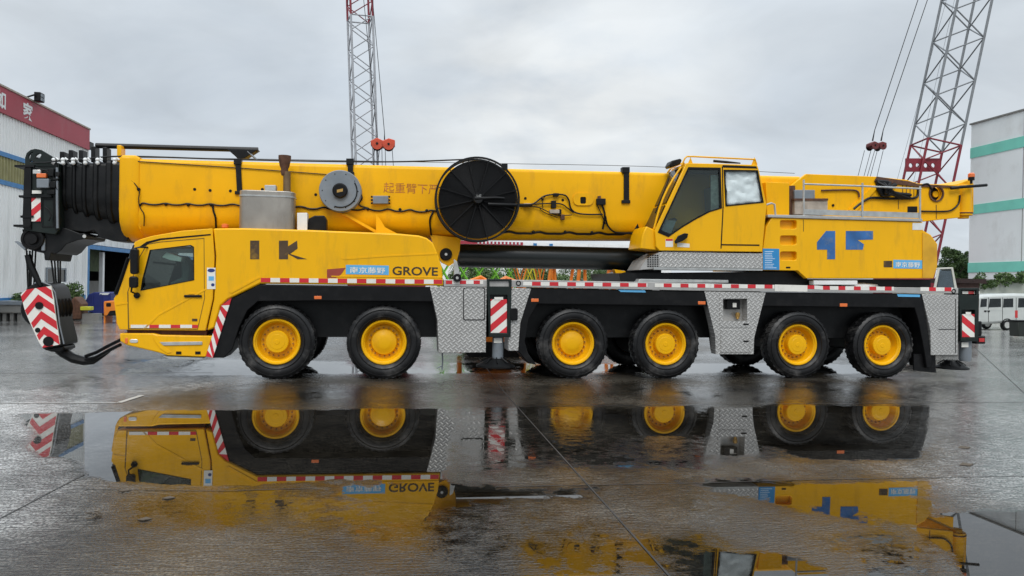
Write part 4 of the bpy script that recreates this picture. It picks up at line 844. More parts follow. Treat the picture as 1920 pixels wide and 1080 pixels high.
for x, y0, y1 in ((1507, 337, 404), (1617, 343, 407), (1725, 349, 411)): MB().tube([V(x, y1, .09), V(x, y0, .09)], .022, 8).build('railing_post', GRY2, wk)
MB().tube([V(1507, 345, .085), V(1617, 349, .085), V(1727, 354, .085)], .020, 8).build('hand_rail', GRY2, wk)
MB().prism(P([(1507, 392), (1725, 399), (1725, 409), (1507, 402)], .10), .10, .115).build('toe_board', GRY2, wk)
MB().tube([V(1437, 384, .12), V(1446, 381, .12), V(1452, 383, .12), V(1454, 404, .12)], .022, 8).build('grab_handle', GRY2, wk)
MB().prism(P([(1436, 341), (1480, 343), (1480, 404), (1438, 403)], .45), .45, .85).build('tank_panel', YEL2, crane, bev=.01)
bx = MB().prism(P(rect(1490, 375, 1552, 402), .5), .5, .7).build('tool_box', BRN, crane, bev=.01); MB().prism(P(rect(1489, 372, 1553, 376), .48), .48, .7).build('tool_box_lid', RUST, bx)
MB().prism(P(rect(1490, 356, 1528, 373), .55), .55, .69).build('name_plate_box', GRP, crane, bev=.01)
MB().prism(P(rect(1480, 348, 1491, 402), .6), .6, .7).build('rust_bracket', RUST, crane)
# ---- operator cab ----------------------------------------------------
oo = [(1287, 305.5), (1420, 309), (1423, 318), (1438, 386), (1435, 412), (1429.5, 472.5), (1236.5, 470), (1230, 462), (1228.5, 431)]
w1 = [(1291, 315), (1350, 316), (1352.5, 390), (1330, 397), (1305, 410), (1280, 425), (1255, 442.5), (1235.5, 434)]
w2 = [(1358, 319), (1420.5, 320), (1431, 379), (1361.5, 386)]
oi = [lerp(p, (1345, 400), .06) for p in oo]
oc = MB().prism(P(oo, .04), .04, .10, holes=[P(w1, .04)[::-1], P(w2, .04)[::-1]], mh=1)
oc.prism(P(oo, .10), .10, .95, holes=[P(oi, .10)[::-1]], mh=1); oc.prism(P(oo, .95), .95, 1.0, 1)
oc = oc.build('operator_cab', [YEL, BLK], crane, bev=.012)
for w_, c_ in ((w1, (1305, 375)), (w2, (1393, 352))):
    MB().prism(P([lerp(p, c_, -.03) for p in w_], .03), .03, .05, holes=[P([lerp(p, c_, .05) for p in w_], .03)[::-1]]).build('window_seal', BLK, oc)
    MB().prism(P(w_, .05), .05, .056).build('cab_window', GLA if w_ is w1 else GLC, oc)
MB().prism(P([(1300, 440), (1345, 436), (1348, 400), (1342, 350), (1332, 350), (1335, 405), (1300, 425)], .4), .4, .8).build('operator_seat', MATS['seat_fabric'], oc, bev=.04)
MB().prism(P([(1243, 428), (1265, 408), (1270, 412), (1252, 436)], .2), .2, .5).build('console', BLK, oc)
# crumpled silver sunshade behind the rear side window
q0, q1, q2, q3 = [V(x, y, .08) for x, y in ((1361, 322), (1421, 320), (1430, 378), (1364, 385))]; sv = []; sf = []; nx, ny = 14, 12
for j in range(ny + 1):
    for i in range(nx + 1):
        p = q0.lerp(q1, i / nx).lerp(q3.lerp(q2, i / nx), j / ny); sv.append((p.x, .10 + .05 * noise.noise(Vector((p.x * 8, p.z * 8, 2))) + .02 * noise.noise(Vector((p.x * 19, p.z * 19, 5))), p.z))
for j in range(ny):
    for i in range(nx): a_ = j * (nx + 1) + i; sf.append((a_, a_ + 1, a_ + nx + 2, a_ + nx + 1))
shd = MB(); shd.add(sv, sf); shd = shd.build('sunshade', mat('silver_foil', (.95, .96, .97), .5, metal=0, var=.04, vs=9, bump=.7, bs=9), oc); sm_ = shd.modifiers.new('thick', 'SOLIDIFY'); sm_.thickness = .004
dg = [(1353.5, 312), (1355.5, 312), (1357, 387), (1353, 466), (1351, 466), (1355, 388)]; MB().prism(P(dg, .035), .035, .04).build('door_gap', BLK, oc)
MB().prism(P([(1352, 457.5), (1424, 458.5), (1424, 461), (1352, 460)], .035), .035, .04).build('door_track', BLK, oc)
MB().prism(P([(1355, 309.5), (1418, 312), (1420, 316), (1355, 314)], .035), .035, .04).build('door_track', BLK, oc)
MB().prism(P([(1265, 453), (1272, 442), (1284, 437), (1291, 438), (1289, 446), (1280, 452), (1267, 457)], -.06), -.06, -.02).build('cab_mirror', BLK, oc, bev=.01); MB().tube([V(1268, 455, .0), V(1275, 448, -.04)], .02, 6).build('mirror_arm', BLK, oc)
decal('warning_label', rect(1248, 448, 1262, 463), .035, WHT, oc); decal('warning_label', rect(1248.5, 448, 1261.5, 451.5), .032, RED, oc); decal('warning_label', [(1270, 455), (1293, 457), (1293, 464), (1270, 463)], .035, WHT, oc)
# front of the operator cab: glass panes, wiper, frame bars on its sloping nose
fa, fb, fc, fd = V(1286, 306, .12), V(1229.5, 430, .12), V(1229.5, 430, .93), V(1286, 306, .93)
fb.x -= .015; fa.x -= .015; fc.x = fb.x; fc.z = fb.z; fd.x = fa.x; fd.z = fa.z
def on_front(t, d): return Vector((fa.x + (fb.x - fa.x) * t, d, fa.z + (fb.z - fa.z) * t))
nrm_f = Vector((-(fa.z - fb.z), 0, (fa.x - fb.x))).normalized()
for t0, t1 in ((.06, .60), (.64, .97)):
    mb = MB(); q = [on_front(t0, .16), on_front(t1, .16), on_front(t1, .90), on_front(t0, .90)]; mb.add(q + [p + nrm_f * .02 for p in q], [(0, 1, 2, 3), (4, 5, 6, 7), (0, 1, 5, 4), (1, 2, 6, 5), (2, 3, 7, 6), (3, 0, 4, 7)]); mb.build('front_window', GLD, oc)
fbm = MB()
for d in (.13, .93): fbm.tube([on_front(t, d) + nrm_f * (.02 + .10 * math.sin(math.pi * t)) for t in np.linspace(0, 1, 8)], .022, 6)
fbm.build('front_guard', YEL, oc); MB().tube([on_front(.2, .6) + nrm_f * .05, on_front(.75, .45) + nrm_f * .05], .015, 6).build('wiper', BLK, oc)
MB().prism(P([(1229, 432), (1237, 470), (1200, 466), (1205, 440), (1212, 424)], .12), .12, .95).build('cab_nose', YEL, oc, bev=.02)
MB().prism(P(rect(1333, 328, 1349, 394), .14), .14, .17).build('curtain', mat('grey_curtain', (.30, .31, .32), .8, var=.3, vs=12), oc)
MB().prism(P([(1240, 436), (1246, 412), (1268, 414), (1258, 438)], .13), .13, .15).build('side_screen', GRP, oc)
MB().tube([on_front(1, .93) + Vector((-.15, 0, .0)), on_front(.9, .93) + Vector((-.2, 0, .1))], .06, 8).build('work_lamp', BLK, oc)
rr_ = MB(); rp = [(1278, 310), (1284, 297), (1288, 293.5), (1300, 293.5), (1416, 299), (1419, 309)]
for d in (.1, .9): rr_.tube([V(x, y, d) for x, y in rp], .018, 6)
rr_.build('roof_rail', YEL, oc)
gs = MB()
for x in (1295, 1415): gs.prism(P([(x - 6, 309), (x, 295), (x + 5, 309)], .1), .1, .115)
gs.build('rail_gusset', YEL, oc)
MB().tube([V(1338, 302, .4), V(1362, 304, .4), V(1388, 306, .4)], [.03, .03, .015], 6).build('roof_wiper', BLK, oc)
MB().prism(P([(1255, 310), (1260, 301), (1276, 297), (1279, 300), (1276, 308), (1258, 314)], .5), .5, .8).build('roof_lamp', BLK, oc, bev=.02)
MB().tube([V(1279, 306, .9), V(1258, 316, .92), V(1224, 362, .95)], .016, 6).build('front_rail', YEL, oc)
bs2 = MB().prism(P([(1236, 473), (1430, 475), (1430, 503), (1236, 501)], .07), .07, 1.0).build('cab_base', CHK, crane, bev=.008)
MB().prism(P([(1236, 473), (1236, 503), (1199, 506), (1210, 488)], .08), .08, .95).build('base_grille', GRY, bs2)
gg = MB()
for j in range(6):
    for i in range(5): gg.prism(P(rect(1214 + i * 4.4, 478 + j * 4, 1217 + i * 4.4, 480.2 + j * 4), .072), .072, .082)
gg.build('grille_slots', BLK, bs2)
MB().prism(P([(1226, 501), (1430, 503.5), (1430, 507.5), (1226, 505.5)], .03), .03, .6).build('base_step', GRY2, bs2)
MB().prism(P([(1152, 505), (1172, 508), (1178, 518), (1158, 520)], 1.0), 1.0, 1.2).build('slew_bracket', YEL2, crane)
MB().prism(P([(1195, 505), (1240, 500), (1240, 512), (1165, 514)], .7), .7, 2.2).build('slew_arm', BLK2, crane)
# grey jib foot standing on the deck near the hood
MB().prism(P([(851, 486), (857, 490), (862, 512), (866, 524), (851, 524)], .3), .3, .4).build('deck_bracket', GRY2, crane, bev=.008)
hk = V(857, 521, .0); MB().lathe([(.03, -.06), (.085, -.06), (.085, .0), (.03, .0)], (hk.x, .0, hk.z), n=18, close=True).build('tow_shackle', BLK, crane)
MB().prism(P(rect(1526, 526, 1608, 534), .1), .1, .3).build('deck_light_box', WHP, crane, bev=.01)
MB().lathe([(.02, 0), (.75, .0), (.7, .09), (.4, .15), (.05, .16)], (V(1605, 540, .5).x, .9, V(1605, 540, .5).z), axis='z', n=32).build('deck_tarp', WHP, crane)

# ================================================================== HOOK BLOCK
hc = V(84, 590, 1.5)
hook = thing('hook_block', 'black hook block with red and white chevron cheek hanging below the boom tip', 'hook block', hc)
D0 = 1.12; D1 = 1.88
pl_ = [(38.5, 552), (49, 543), (96, 536), (101, 560), (104, 590), (112, 640), (112, 646), (80, 652), (72, 640), (53, 598), (46, 580)]
MB().prism(P(pl_, D0), D0, D0 + .03).build('cheek_plate', WHT, hook, label='red and white chevron cheek plate')
chv = MB()
def clip_poly(poly, clipper):
    o = poly
    cx = sum(p[0] for p in clipper) / len(clipper); cy = sum(p[1] for p in clipper) / len(clipper)
    for i in range(len(clipper)):
        a_, b_ = clipper[i], clipper[(i + 1) % len(clipper)]
        f = lambda p: (b_[0] - a_[0]) * (p[1] - a_[1]) - (b_[1] - a_[1]) * (p[0] - a_[0])
        sg_ = 1 if f((cx, cy)) > 0 else -1; r = []
        for k in range(len(o)):
            p, q = o[k], o[(k + 1) % len(o)]; u, w = sg_ * f(p), sg_ * f(q)
            if u >= 0: r.append(p)
            if (u >= 0) != (w >= 0): r.append(lerp(p, q, u / (u - w)))
        o = r
        if len(o) < 3: return []
    return o
hull = [(38.5, 552), (49, 543), (96, 536), (103, 585), (112, 640), (112, 646), (80, 652), (46, 580)]
for j, yy in enumerate((524, 552, 583, 612, 640)):
    ax = 66 + j * 5.5
    for side in (-1, 1):
        b_ = (ax + side * 60, yy + (72 if side < 0 else 40))
        q = clip_poly([(ax, yy), b_, (b_[0], b_[1] + 15), (ax, yy + 15)], hull)
        if q: chv.prism(P(q, D0 - .004), D0 - .004, D0)
chv.build('chevron_stripes', RED, hook)
MB().cyl(V(74, 573, D0), .075, -.02, .0, n=20).build('sheave_pin', BLK, hook)
for x, y, r in ((91, 640, .10), (71, 619, .05)): MB().cyl(V(x, y, D0), r, -.012, -.0045, n=16).build('plate_cutout', BLK, hook)
sh_ = [(42, 548), (52, 538), (64, 531), (78, 528.5), (92, 532), (101, 541), (106, 560), (108, 600), (118, 640), (118, 648), (80, 655), (72, 642), (60, 615), (48, 585)]
MB().prism(P(sh_, D0 + .032), D0 + .032, D1).build('block_body', BLK2, hook, bev=.03)
cs_ = V(84, 578, 1.5)
for k in range(4):
    MB().lathe([(.06, 0), (.36, 0), (.385, .03), (.35, .055), (.385, .08), (.36, .11), (.06, .11)], (cs_.x + .05, D0 + .08 + k * .16, cs_.z), n=28).build('block_sheave', BLK, hook)
sd_ = MB()
for x0, x1 in ((97, 100), (112, 116), (126, 131)): pass
MB().prism(P([(104, 545), (112, 544), (120, 560), (124, 640), (116, 648)], D1 - .1), D1 - .1, D1).build('cheek_plate', BLK2, hook)
MB().prism(P([(80, 655), (118, 648), (121, 655), (112, 661), (96, 660)], D0 + .1), D0 + .1, D1 - .1).build('crosshead', BLK2, hook, bev=.03)
for dd in (D0 + .03, D1 - .1): MB().tube([V(x, y, dd) for x, y in ((64, 531), (80, 529), (95, 535), (103, 548), (108, 575), (112, 610), (120, 645))], .014, 5).build('cheek_edge', GRP, hook)
hp = [V(112, 655, 1.5), V(120, 662, 1.5), V(138, 672, 1.5), V(158, 677, 1.5), V(174, 676, 1.5), V(190, 668, 1.45), V(205, 658, 1.4)]
MB().tube(hp, [.11, .10, .10, .09, .08, .05, .035], 10).build('hook', BLK2, hook)
for dz in (0, 9): MB().tube([V(160, 668 + dz * .8, 1.45), V(180, 661 + dz, 1.4), V(200, 650 + dz, 1.3), V(226, 637 + dz, 1.15)], .035, 7).build('tie_down_sling', BLK, hook)
rp_ = MB()
for i, (x0, x1) in enumerate(((50, 53), (56, 55), (61, 57), (67, 63), (94, 104), (101, 107), (108, 110), (113, 113))):
    MB().tube([V(x0, 470, 1.2 + .08 * i), V(x1, 548, 1.2 + .08 * i)], .017, 6).build('rope_fall', BLK2, hook)
MB().tube([V(52, 478, 1.15), V(58, 500, 1.15), V(76, 536, 1.15)], [.06, .075, .05], 8).build('rope_wedge_socket', BLK2, hook)

# ================================================================== BACKGROUND BUILDINGS
SHEET = mat('white_sheeting', (.86, .86, .84), .5, var=.05, vs=.6, dirt=((.42, .42, .39), .45, 1.2, .15))
FASC = mat('red_fascia', (.36, .028, .05), .45, var=.10, vs=.5, dirt=((.36, .15, .16), .35, 1.0, .3))
TRIM = mat('blue_trim', (.04, .19, .42), .45, var=.15)
OLIV = mat('olive_skylight', (.27, .25, .11), .5, var=.15)
CONC = mat('old_concrete', (.22, .215, .20), .8, var=.2, vs=2, dirt=((.08, .08, .07), .6, 2))
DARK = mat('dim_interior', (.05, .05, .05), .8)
SL = -19.2
cor = VS(163, 262, SL); near_d = -3.0
zf1, zf0 = VS(163, 243, SL).z, VS(163, 281, SL).z
ztr1, ztr0 = VS(20, 294, SL).z, VS(20, 346, SL).z; zb_ = VS(20, 558, SL).z
wh = thing('warehouse', 'white corrugated warehouse with a dark red sign fascia and blue trim', 'warehouse', (SL, cor.y, 0))
fz = MB().prism([(near_d, zf0), (cor.y + .05, zf0), (cor.y + .05, zf1), (near_d, zf1)], SL - .3, SL + .12, axis='s').build('fascia', FASC, wh)
MB().prism([(near_d, zf1), (cor.y + .08, zf1), (cor.y + .08, zf1 + .08), (near_d, zf1 + .08)], SL - .4, SL + .16, axis='s').build('fascia_cap', BRN, wh)
MB().box((SL - 18, near_d, zf0 - .1), (SL - .3, cor.y, zf0 + .3)).build('roof', GRP, wh)
MB().prism([(SL - 18, 0), (SL - .12, 0), (SL - .12, zf0 - .1), (SL - 18, zf0 - .1)], near_d, near_d + .2).build('end_wall', SHEET, wh)
MB().prism([(SL - 18, 0), (SL - .12, 0), (SL - .12, zf0 - .1), (SL - 18, zf0 - .1)], cor.y - .2, cor.y).build('end_wall', SHEET, wh)
def sheet_mesh(name, L, z0, z1, m, rib=.25, dep=.035):
    prof = []; y = 0
    while y < L - .001:
        prof += [(y, 0), (y + rib * .55, 0), (y + rib * .65, dep), (y + rib * .9, dep)]; y += rib
    prof.append((L, 0)); mb = MB(); n = len(prof)
    mb.add([(x, q, z) for z in (z0, z1) for q, x in prof] + [(x - .03, q, z) for z in (z0, z1) for q, x in prof], [(i, i + 1, n + i + 1, n + i) for i in range(n - 1)] + [(2 * n + i, 3 * n + i, 3 * n + i + 1, 2 * n + i + 1) for i in range(n - 1)])
    return mb.mesh(name, m, ang=.3, off=(0, 0, 0))
hA = sheet_mesh('wall_panel', .995, ztr1, zf0, SHEET); hB = sheet_mesh('skylight_panel', .995, ztr0, ztr1, OLIV); hC = sheet_mesh('wall_panel', .995, zb_, ztr0, SHEET)
yq = cor.y - 1
wy0, wy1 = VS(84, 520, SL).y, VS(121, 520, SL).y
while yq > near_d + 1:
    for nm, me in (('wall_panel', hA), ('skylight_panel', hB), ('wall_panel', hC)):
        o = bpy.data.objects.new(nm, me); C.objects.link(o); o.parent = wh; o.location = Vector((SL, yq, 0)) - OFF
    yq -= 1
for z in (ztr0, ztr1): MB().box((SL - .02, near_d, z - .10), (SL + .07, cor.y, z + .10)).build('blue_trim', TRIM, wh)
MB().box((SL - .05, near_d, zb_ - .22), (SL + .06, cor.y, zb_)).build('blue_base_trim', TRIM, wh)
MB().box((SL - .2, near_d, 0), (SL + .03, cor.y, zb_ - .22)).build('plinth', CONC, wh)
MB().box((SL + .0, cor.y - .02, 0), (SL + .08, cor.y + .12, zf0)).build('corner_trim', SHEET, wh)
for x0, y0, x1, y1 in ((84, 502, 121, 552), (82, 466, 121, 484)):
    p0, p1 = VS(x0, (y0 + y1) / 2, SL), VS(x1, (y0 + y1) / 2, SL); za, zb2 = VS((x0 + x1) / 2, y1, SL).z, VS((x0 + x1) / 2, y0, SL).z
    wf = MB().prism([(p0.y, za), (p1.y, za), (p1.y, zb2), (p0.y, zb2)], SL + .03, SL + .09, axis='s', holes=[[(p0.y + .1, za + .08), (p1.y - .1, za + .08), (p1.y - .1, zb2 - .08), (p0.y + .1, zb2 - .08)][::-1]]).build('window', GRP, wh)
    MB().box((SL + .04, p0.y + .1, za + .08), (SL + .05, p1.y - .1, zb2 - .08)).build('pane', GLD, wf)
    MB().box((SL + .05, (p0.y + p1.y) / 2 - .06, za), (SL + .1, (p0.y + p1.y) / 2 + .06, zb2)).build('mullion', WHP, wf)
    if y1 > 500:
        MB().box((SL + .05, p0.y, za + .5), (SL + .1, p1.y, za + .62)).build('mullion', WHP, wf)
        MB().box((SL + .1, p0.y + .9, za + .1), (SL + .5, p0.y + 1.8, za + .55)).build('air_conditioner', WHP, wh, bev=.03)
for s_, xa, ya, xb, yb, hh in (('家', 43, 206, 62, 215, 1.0), ('如', -6, 178, 11, 188, 1.0)):
    a_, b_ = VS(xa, ya, SL + .13), VS(xb, yb, SL + .13); zc_ = zf0 + (zf1 - zf0) * .13
    text(s_, 'fascia_lettering', WHP, fz, (SL + .13, a_.y, zc_), (0, 1, 0), (0, 0, 1), (zf1 - zf0) * .72, width=b_.y - a_.y, bold=.03)
fl = VS(76, 205, SL + .4); fm = MB().box((SL + .2, fl.y - .22, zf1 + .03), (SL + .48, fl.y + .22, zf1 + .45)).build('floodlight', BLK, wh, bev=.03)
lm = MB()
for i in range(2):
    for j in range(2): lm.box((SL + .48, fl.y - .18 + i * .19, zf1 + .07 + j * .18), (SL + .5, fl.y - .02 + i * .19, zf1 + .21 + j * .18))
lm.build('lamp_glass', GRP, fm); MB().tube([(SL - .1, fl.y - .4, zf1 + .1), (SL + .3, fl.y - .3, zf1 + .3)], .04, 6).build('lamp_arm', BLK, fm)
MB().box((SL - .3, cor.y + .1, zf1 - 1.0), (SL + .1, cor.y + .7, zf1 - .6)).build('floodlight', BLK, wh, bev=.03)
# annex with the open bay
an = thing('workshop_annex', 'low white workshop with a dark open bay under a blue beam beside the warehouse', 'workshop', (SL, cor.y + 4, 0))
a0, a1 = cor.y + .15, cor.y + 30
zh = VS(165, 463, SL).z; ztp = 5.0
jw0 = VS(157, 500, SL).y + .25
ap = sheet_mesh('wall_panel', .995, zh + .18, ztp, SHEET, .25)
y_ = a0
while y_ < a1:
    o = bpy.data.objects.new('wall_panel', ap); C.objects.link(o); o.parent = an; o.location = Vector((SL - .15, y_, 0)) - OFF; y_ += 1
MB().box((SL - .1, a0, zh - .10), (SL + .02, a1, zh + .14)).build('blue_beam', TRIM, an)
MB().box((SL - .15, a0 - .05, 0), (SL + .06, a0 + .30, zh + .6)).build('blue_post', TRIM, an)
for x in (194,): c_ = VS(x, 520, SL - .3); MB().box((SL - .5, c_.y - .14, 0), (SL - .3, c_.y + .14, zh - .18)).build('white_column', WHP, an)
MB().box((SL - 12, a0, ztp), (SL + .1, a1, ztp + .15)).build('roof', GRP, an)
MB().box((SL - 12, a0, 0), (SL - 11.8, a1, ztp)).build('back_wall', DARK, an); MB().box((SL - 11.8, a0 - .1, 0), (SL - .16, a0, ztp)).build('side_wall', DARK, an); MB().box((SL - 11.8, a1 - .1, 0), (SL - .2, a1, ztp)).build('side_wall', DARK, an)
gp0, gp1 = VS(161, 520, SL - 2), VS(189, 520, SL - 2)
MB().box((SL - 2.1, gp0.y, 0), (SL - 2, gp1.y, 1.7)).build('grey_partition', CONC, an); MB().box((SL - 2.1, gp0.y, 2.3), (SL - 2, gp1.y, 4.3)).build('green_banner', mat('dim_green', (.06, .10, .03), .6, var=.4), an)
# right building
SR = 42.0
rc_ = VS(1818, 400, SR); zR = VS(1819, 235, SR).z
RW_ = mat('grey_render', (.80, .83, .82), .7, var=.04, vs=.35, dirt=((.50, .50, .47), .5, .5, .6)); TEAL = mat('teal_band', (.20, .62, .50), .6, var=.08, vs=.8)
rb = thing('white_factory', 'tall pale rendered factory with three teal bands at the right edge', 'factory', (SR, rc_.y, 0))
MB().box((SR, rc_.y - 45, 0), (SR + 25, rc_.y, zR)).build('wall', RW_, rb)
MB().box((SR - .1, rc_.y - 45.1, zR), (SR + 25.1, rc_.y + .1, zR + .12)).build('coping', CONC, rb)
for ya, yb in ((278.5, 297.5), (385, 402.5), (493, 511)):
    z1_, z0_ = VS(1819, ya, SR).z, VS(1819, yb, SR).z; MB().box((SR - .04, rc_.y - 45, z0_), (SR, rc_.y + .03, z1_)).build('teal_band', TEAL, rb)
jm = MB()
for k in range(1, 9): jm.box((SR - .02, rc_.y - 5 * k - .02, 0), (SR + .01, rc_.y - 5 * k + .02, zR - .05))
jm.build('movement_joint', CONC, rb)
st2 = MB(); mt_ = VS(1880, 250, SR)
# far hall glimpsed over the lift cylinder
DF = 95; fa_ = V(840, 455, DF); fb_ = V(1225, 462, DF); zt_ = V(1000, 440, DF).z; zfas = V(930, 459.5, DF).z
fhall = thing('far_hall', 'distant white hall with a red fascia seen in the slit above the lift cylinder', 'hall', (fa_.x, DF, 0))
mid = V(980, 455, DF).x
MB().box((fa_.x - 14, DF, 0), (fb_.x + 3, DF + 20, zt_ - 1.2)).build('wall', SHEET, fhall); MB().box((fa_.x - 14, DF - .3, zfas), (mid, DF, zt_ - 1.2)).build('fascia', FASC, fhall)
for x0, x1 in ((1000, 1004), (1030, 1034)): p = V(x0, 458, DF).x; MB().box((p, DF - .2, 0), (p + .5, DF, zt_ - 1.3)).build('blue_post', TRIM, fhall)
lt = MB()
for i in range(12): x = V(895 + i * 7, 455, DF).x; lt.box((x, DF - .35, zfas + .15), (x + .25, DF - .3, zfas + .55))
lt.build('fascia_marks', WHP, fhall)

# ================================================================== LATTICE BOOM CRANES
LGR = mat('lattice_grey', (.36, .37, .39), .45, var=.15); LRED = mat('lattice_red', (.20, .018, .03), .45, var=.15); ORED = mat('red_block_paint', (.55, .07, .03), .45, var=.2)
def lattice_crane(label, base, top, w, yaw, bay, red0, red1, ch_r, br_r, LGR=LGR):
    """base, top: axis end points (yard axes); red0/red1: lengths of the red sections"""
    t = thing('lattice_boom_crane', label, 'crawler crane', (base.x, base.y, 0))
    ax = (top - base).normalized(); L = (top - base).length
    u0 = Vector((math.cos(yaw), math.sin(yaw), 0)); u = (u0 - ax * u0.dot(ax)).normalized(); v = ax.cross(u)
    cor_ = [(-1, -1), (1, -1), (1, 1), (-1, 1)]
    P_ = lambda c, h: base + ax * h + u * (c[0] * w / 2) + v * (c[1] * w / 2)
    h = 0; k = 0
    for (h0, h1, m, nm) in ((0, red0, LRED, 'base_section'), (red0, L - red1, LGR, 'boom_section'), (L - red1, L, LRED, 'top_section')):
        if h1 <= h0: continue
        c0 = MB()
        for c in cor_: c0.tube([P_(c, h0), P_(c, h1)], ch_r, 7)
        s_ = c0.build(nm, m, t)
        lc = MB(); nb_ = max(1, round((h1 - h0) / bay)); bl = (h1 - h0) / nb_
        for b in range(nb_):
            a_, e_ = h0 + b * bl, h0 + (b + 1) * bl
            for i in range(4):
                p, q = cor_[i], cor_[(i + 1) % 4]
                if (b + i) % 2: p, q = q, p
                lc.tube([P_(p, a_), P_(q, e_)], br_r, 5)
        for i in range(4): lc.tube([P_(cor_[i], h1 - .02), P_(cor_[(i + 1) % 4], h1 - .02)], br_r * 1.3, 5)
        lc.build('lacing', m, s_)
    b = base
    MB().box((b.x - 1.5, b.y - 1.6, 1.1), (b.x + 4.2, b.y + 1.6, 3.0)).build('machine_house', LRED, t, bev=.1)
    for sgn in (-1, 1): MB().prism(rrect(b.x - 3.5, 0.0, b.x + 3.5, 1.05, .5), b.y + sgn * 2.3 - .45, b.y + sgn * 2.3 + .45).build('crawler_track', BLK2, t)
    return t, P_, ax
DL = 42.0
b1 = V(691, 470, DL); b1.z = 1.6; t1 = V(674, 0, DL); dirn = (t1 - V(684, 300, DL)); b1 = V(684, 300, DL) - dirn * ((V(684, 300, DL).z - 1.6) / dirn.z); top1 = t1 + dirn * .9
zred = V(674, 35, DL).z
L1 = (top1 - b1).length; redtop = (top1.z - zred) / (top1.z - b1.z) * L1
c1, P1, ax1 = lattice_crane('grey lattice boom of a crawler crane rising behind the middle of the yellow boom', b1, top1, 1.62, R(12), 1.15, 1.0, redtop, .085, .042)
rm = []
for xa, ya, xb, yb in ((680, -20, 707, 262), (697, -20, 721, 262)):
    MB().tube([V(xa, ya, DL - 1.4), V(xb, yb - 12, DL - 1.4), V(xb, yb, DL - 1.4)], [.022, .026, .05], 5).build('pendant_rope', BLK2, c1)
for xa, xb in ((702, 700), (712, 706), (716, 717), (722, 724), (735, 739)): MB().tube([V(xa, 276, DL - 1.4), V(xb, 330, DL - 1.4)], .022, 5).build('lower_rope', BLK2, c1)
def pulley(label, px, py, d, m, rr, gap):
    c = V(px, py, d); t = thing('pulley_block', label, 'pulley block', c)
    sb_ = MB().prism([(c.x - gap - rr, c.z + rr * .45), (c.x - gap, c.z + rr * .95), (c.x, c.z + rr * .55), (c.x + gap, c.z + rr * .95), (c.x + gap + rr, c.z + rr * .7), (c.x + gap + rr, c.z - rr * .3), (c.x + gap, c.z - rr * .5), (c.x - gap, c.z - rr * .6), (c.x - gap - rr, c.z - rr * .3)], d - .3, d + .3).build('frame', m, t, bev=.05)
    for sx in (-gap, gap):
        for dd in (-.36, .31): MB().cyl((c.x + sx, d + dd, c.z - rr * .1), rr * .85, 0, .05, n=20).build('sheave', m if dd < 0 else BLK2, t)
        MB().cyl((c.x + sx, d - .4, c.z), rr * .2, 0, .04, n=10).build('sheave_pin', BLK2, t)
    return t
pulley('bright red two-sheave pulley block hanging in front of the middle lattice boom', 718, 271, DL - 1.4, ORED, .46, .42)
DR = 37.0
pA, pB = V(1740.5, 335, DR), V(1812, 0, DR); dv = pB - pA
base2 = pA - dv * ((pA.z - 1.5) / dv.z); top2 = pB + dv * .6; L2 = (top2 - base2).length; zr = V(1752, 272, DR).z; red0 = (zr - base2.z) / (top2.z - base2.z) * L2
c2, P2, ax2 = lattice_crane('grey lattice boom with dark red base leaning over the counterweight at the right', base2, top2, 2.55, R(-9.4), 1.75, red0, 0, .10, .055, LGR=mat('lattice_dark_grey', (.17, .18, .19), .45, var=.15))
pl0 = [V(x, y, DR - .9) for x, y in ((1698, 297), (1765, 297), (1763, 322), (1697, 322))]
MB().prism([(p.x, p.z) for p in pl0], DR - .95, DR - .85, holes=[[(V(x, 310, DR - .95).x + .17 * math.cos(q), V(x, 310, DR - .95).z + .17 * math.sin(q)) for q in np.linspace(0, 2 * math.pi, 15)[:-1]][::-1] for x in (1708, 1721, 1736, 1750)]).build('perforated_plate', LRED, c2)
for xa, ya, xb, yb in ((1731, -30, 1645, 244), (1749, -30, 1661, 244)):
    MB().tube([V(xa, ya, DR - 2), V(xb - 5, yb, DR - 2), V(xb - 9, yb + 20, DR - 2)], [.03, .03, .06], 5).build('pendant_rope', BLK2, c2)
for xa, xb in ((1621, 1605), (1633, 1616), (1640, 1622), (1645, 1628), (1656, 1641)): MB().tube([V(xa, 282, DR - 2), V(xb, 345, DR - 2)], .02, 5).build('lower_rope', BLK2, c2)
for xa, xb in ((1768, 1680), (1782, 1712)): MB().tube([V(xa + 12, -20, DR - .5), V(xb, 345, DR - .5)], .012, 4).build('boom_rope', BLK2, c2)
pulley('dark red two-sheave pulley block hanging left of the leaning lattice boom', 1643, 274, DR - 2, mat('dark_red_paint', (.12, .02, .02), .5, var=.3), .33, .32)
MB().cyl(V(1741, 433, 20), .27, 0, .3, n=20).build('sheave', BLK2, c2) if False else None

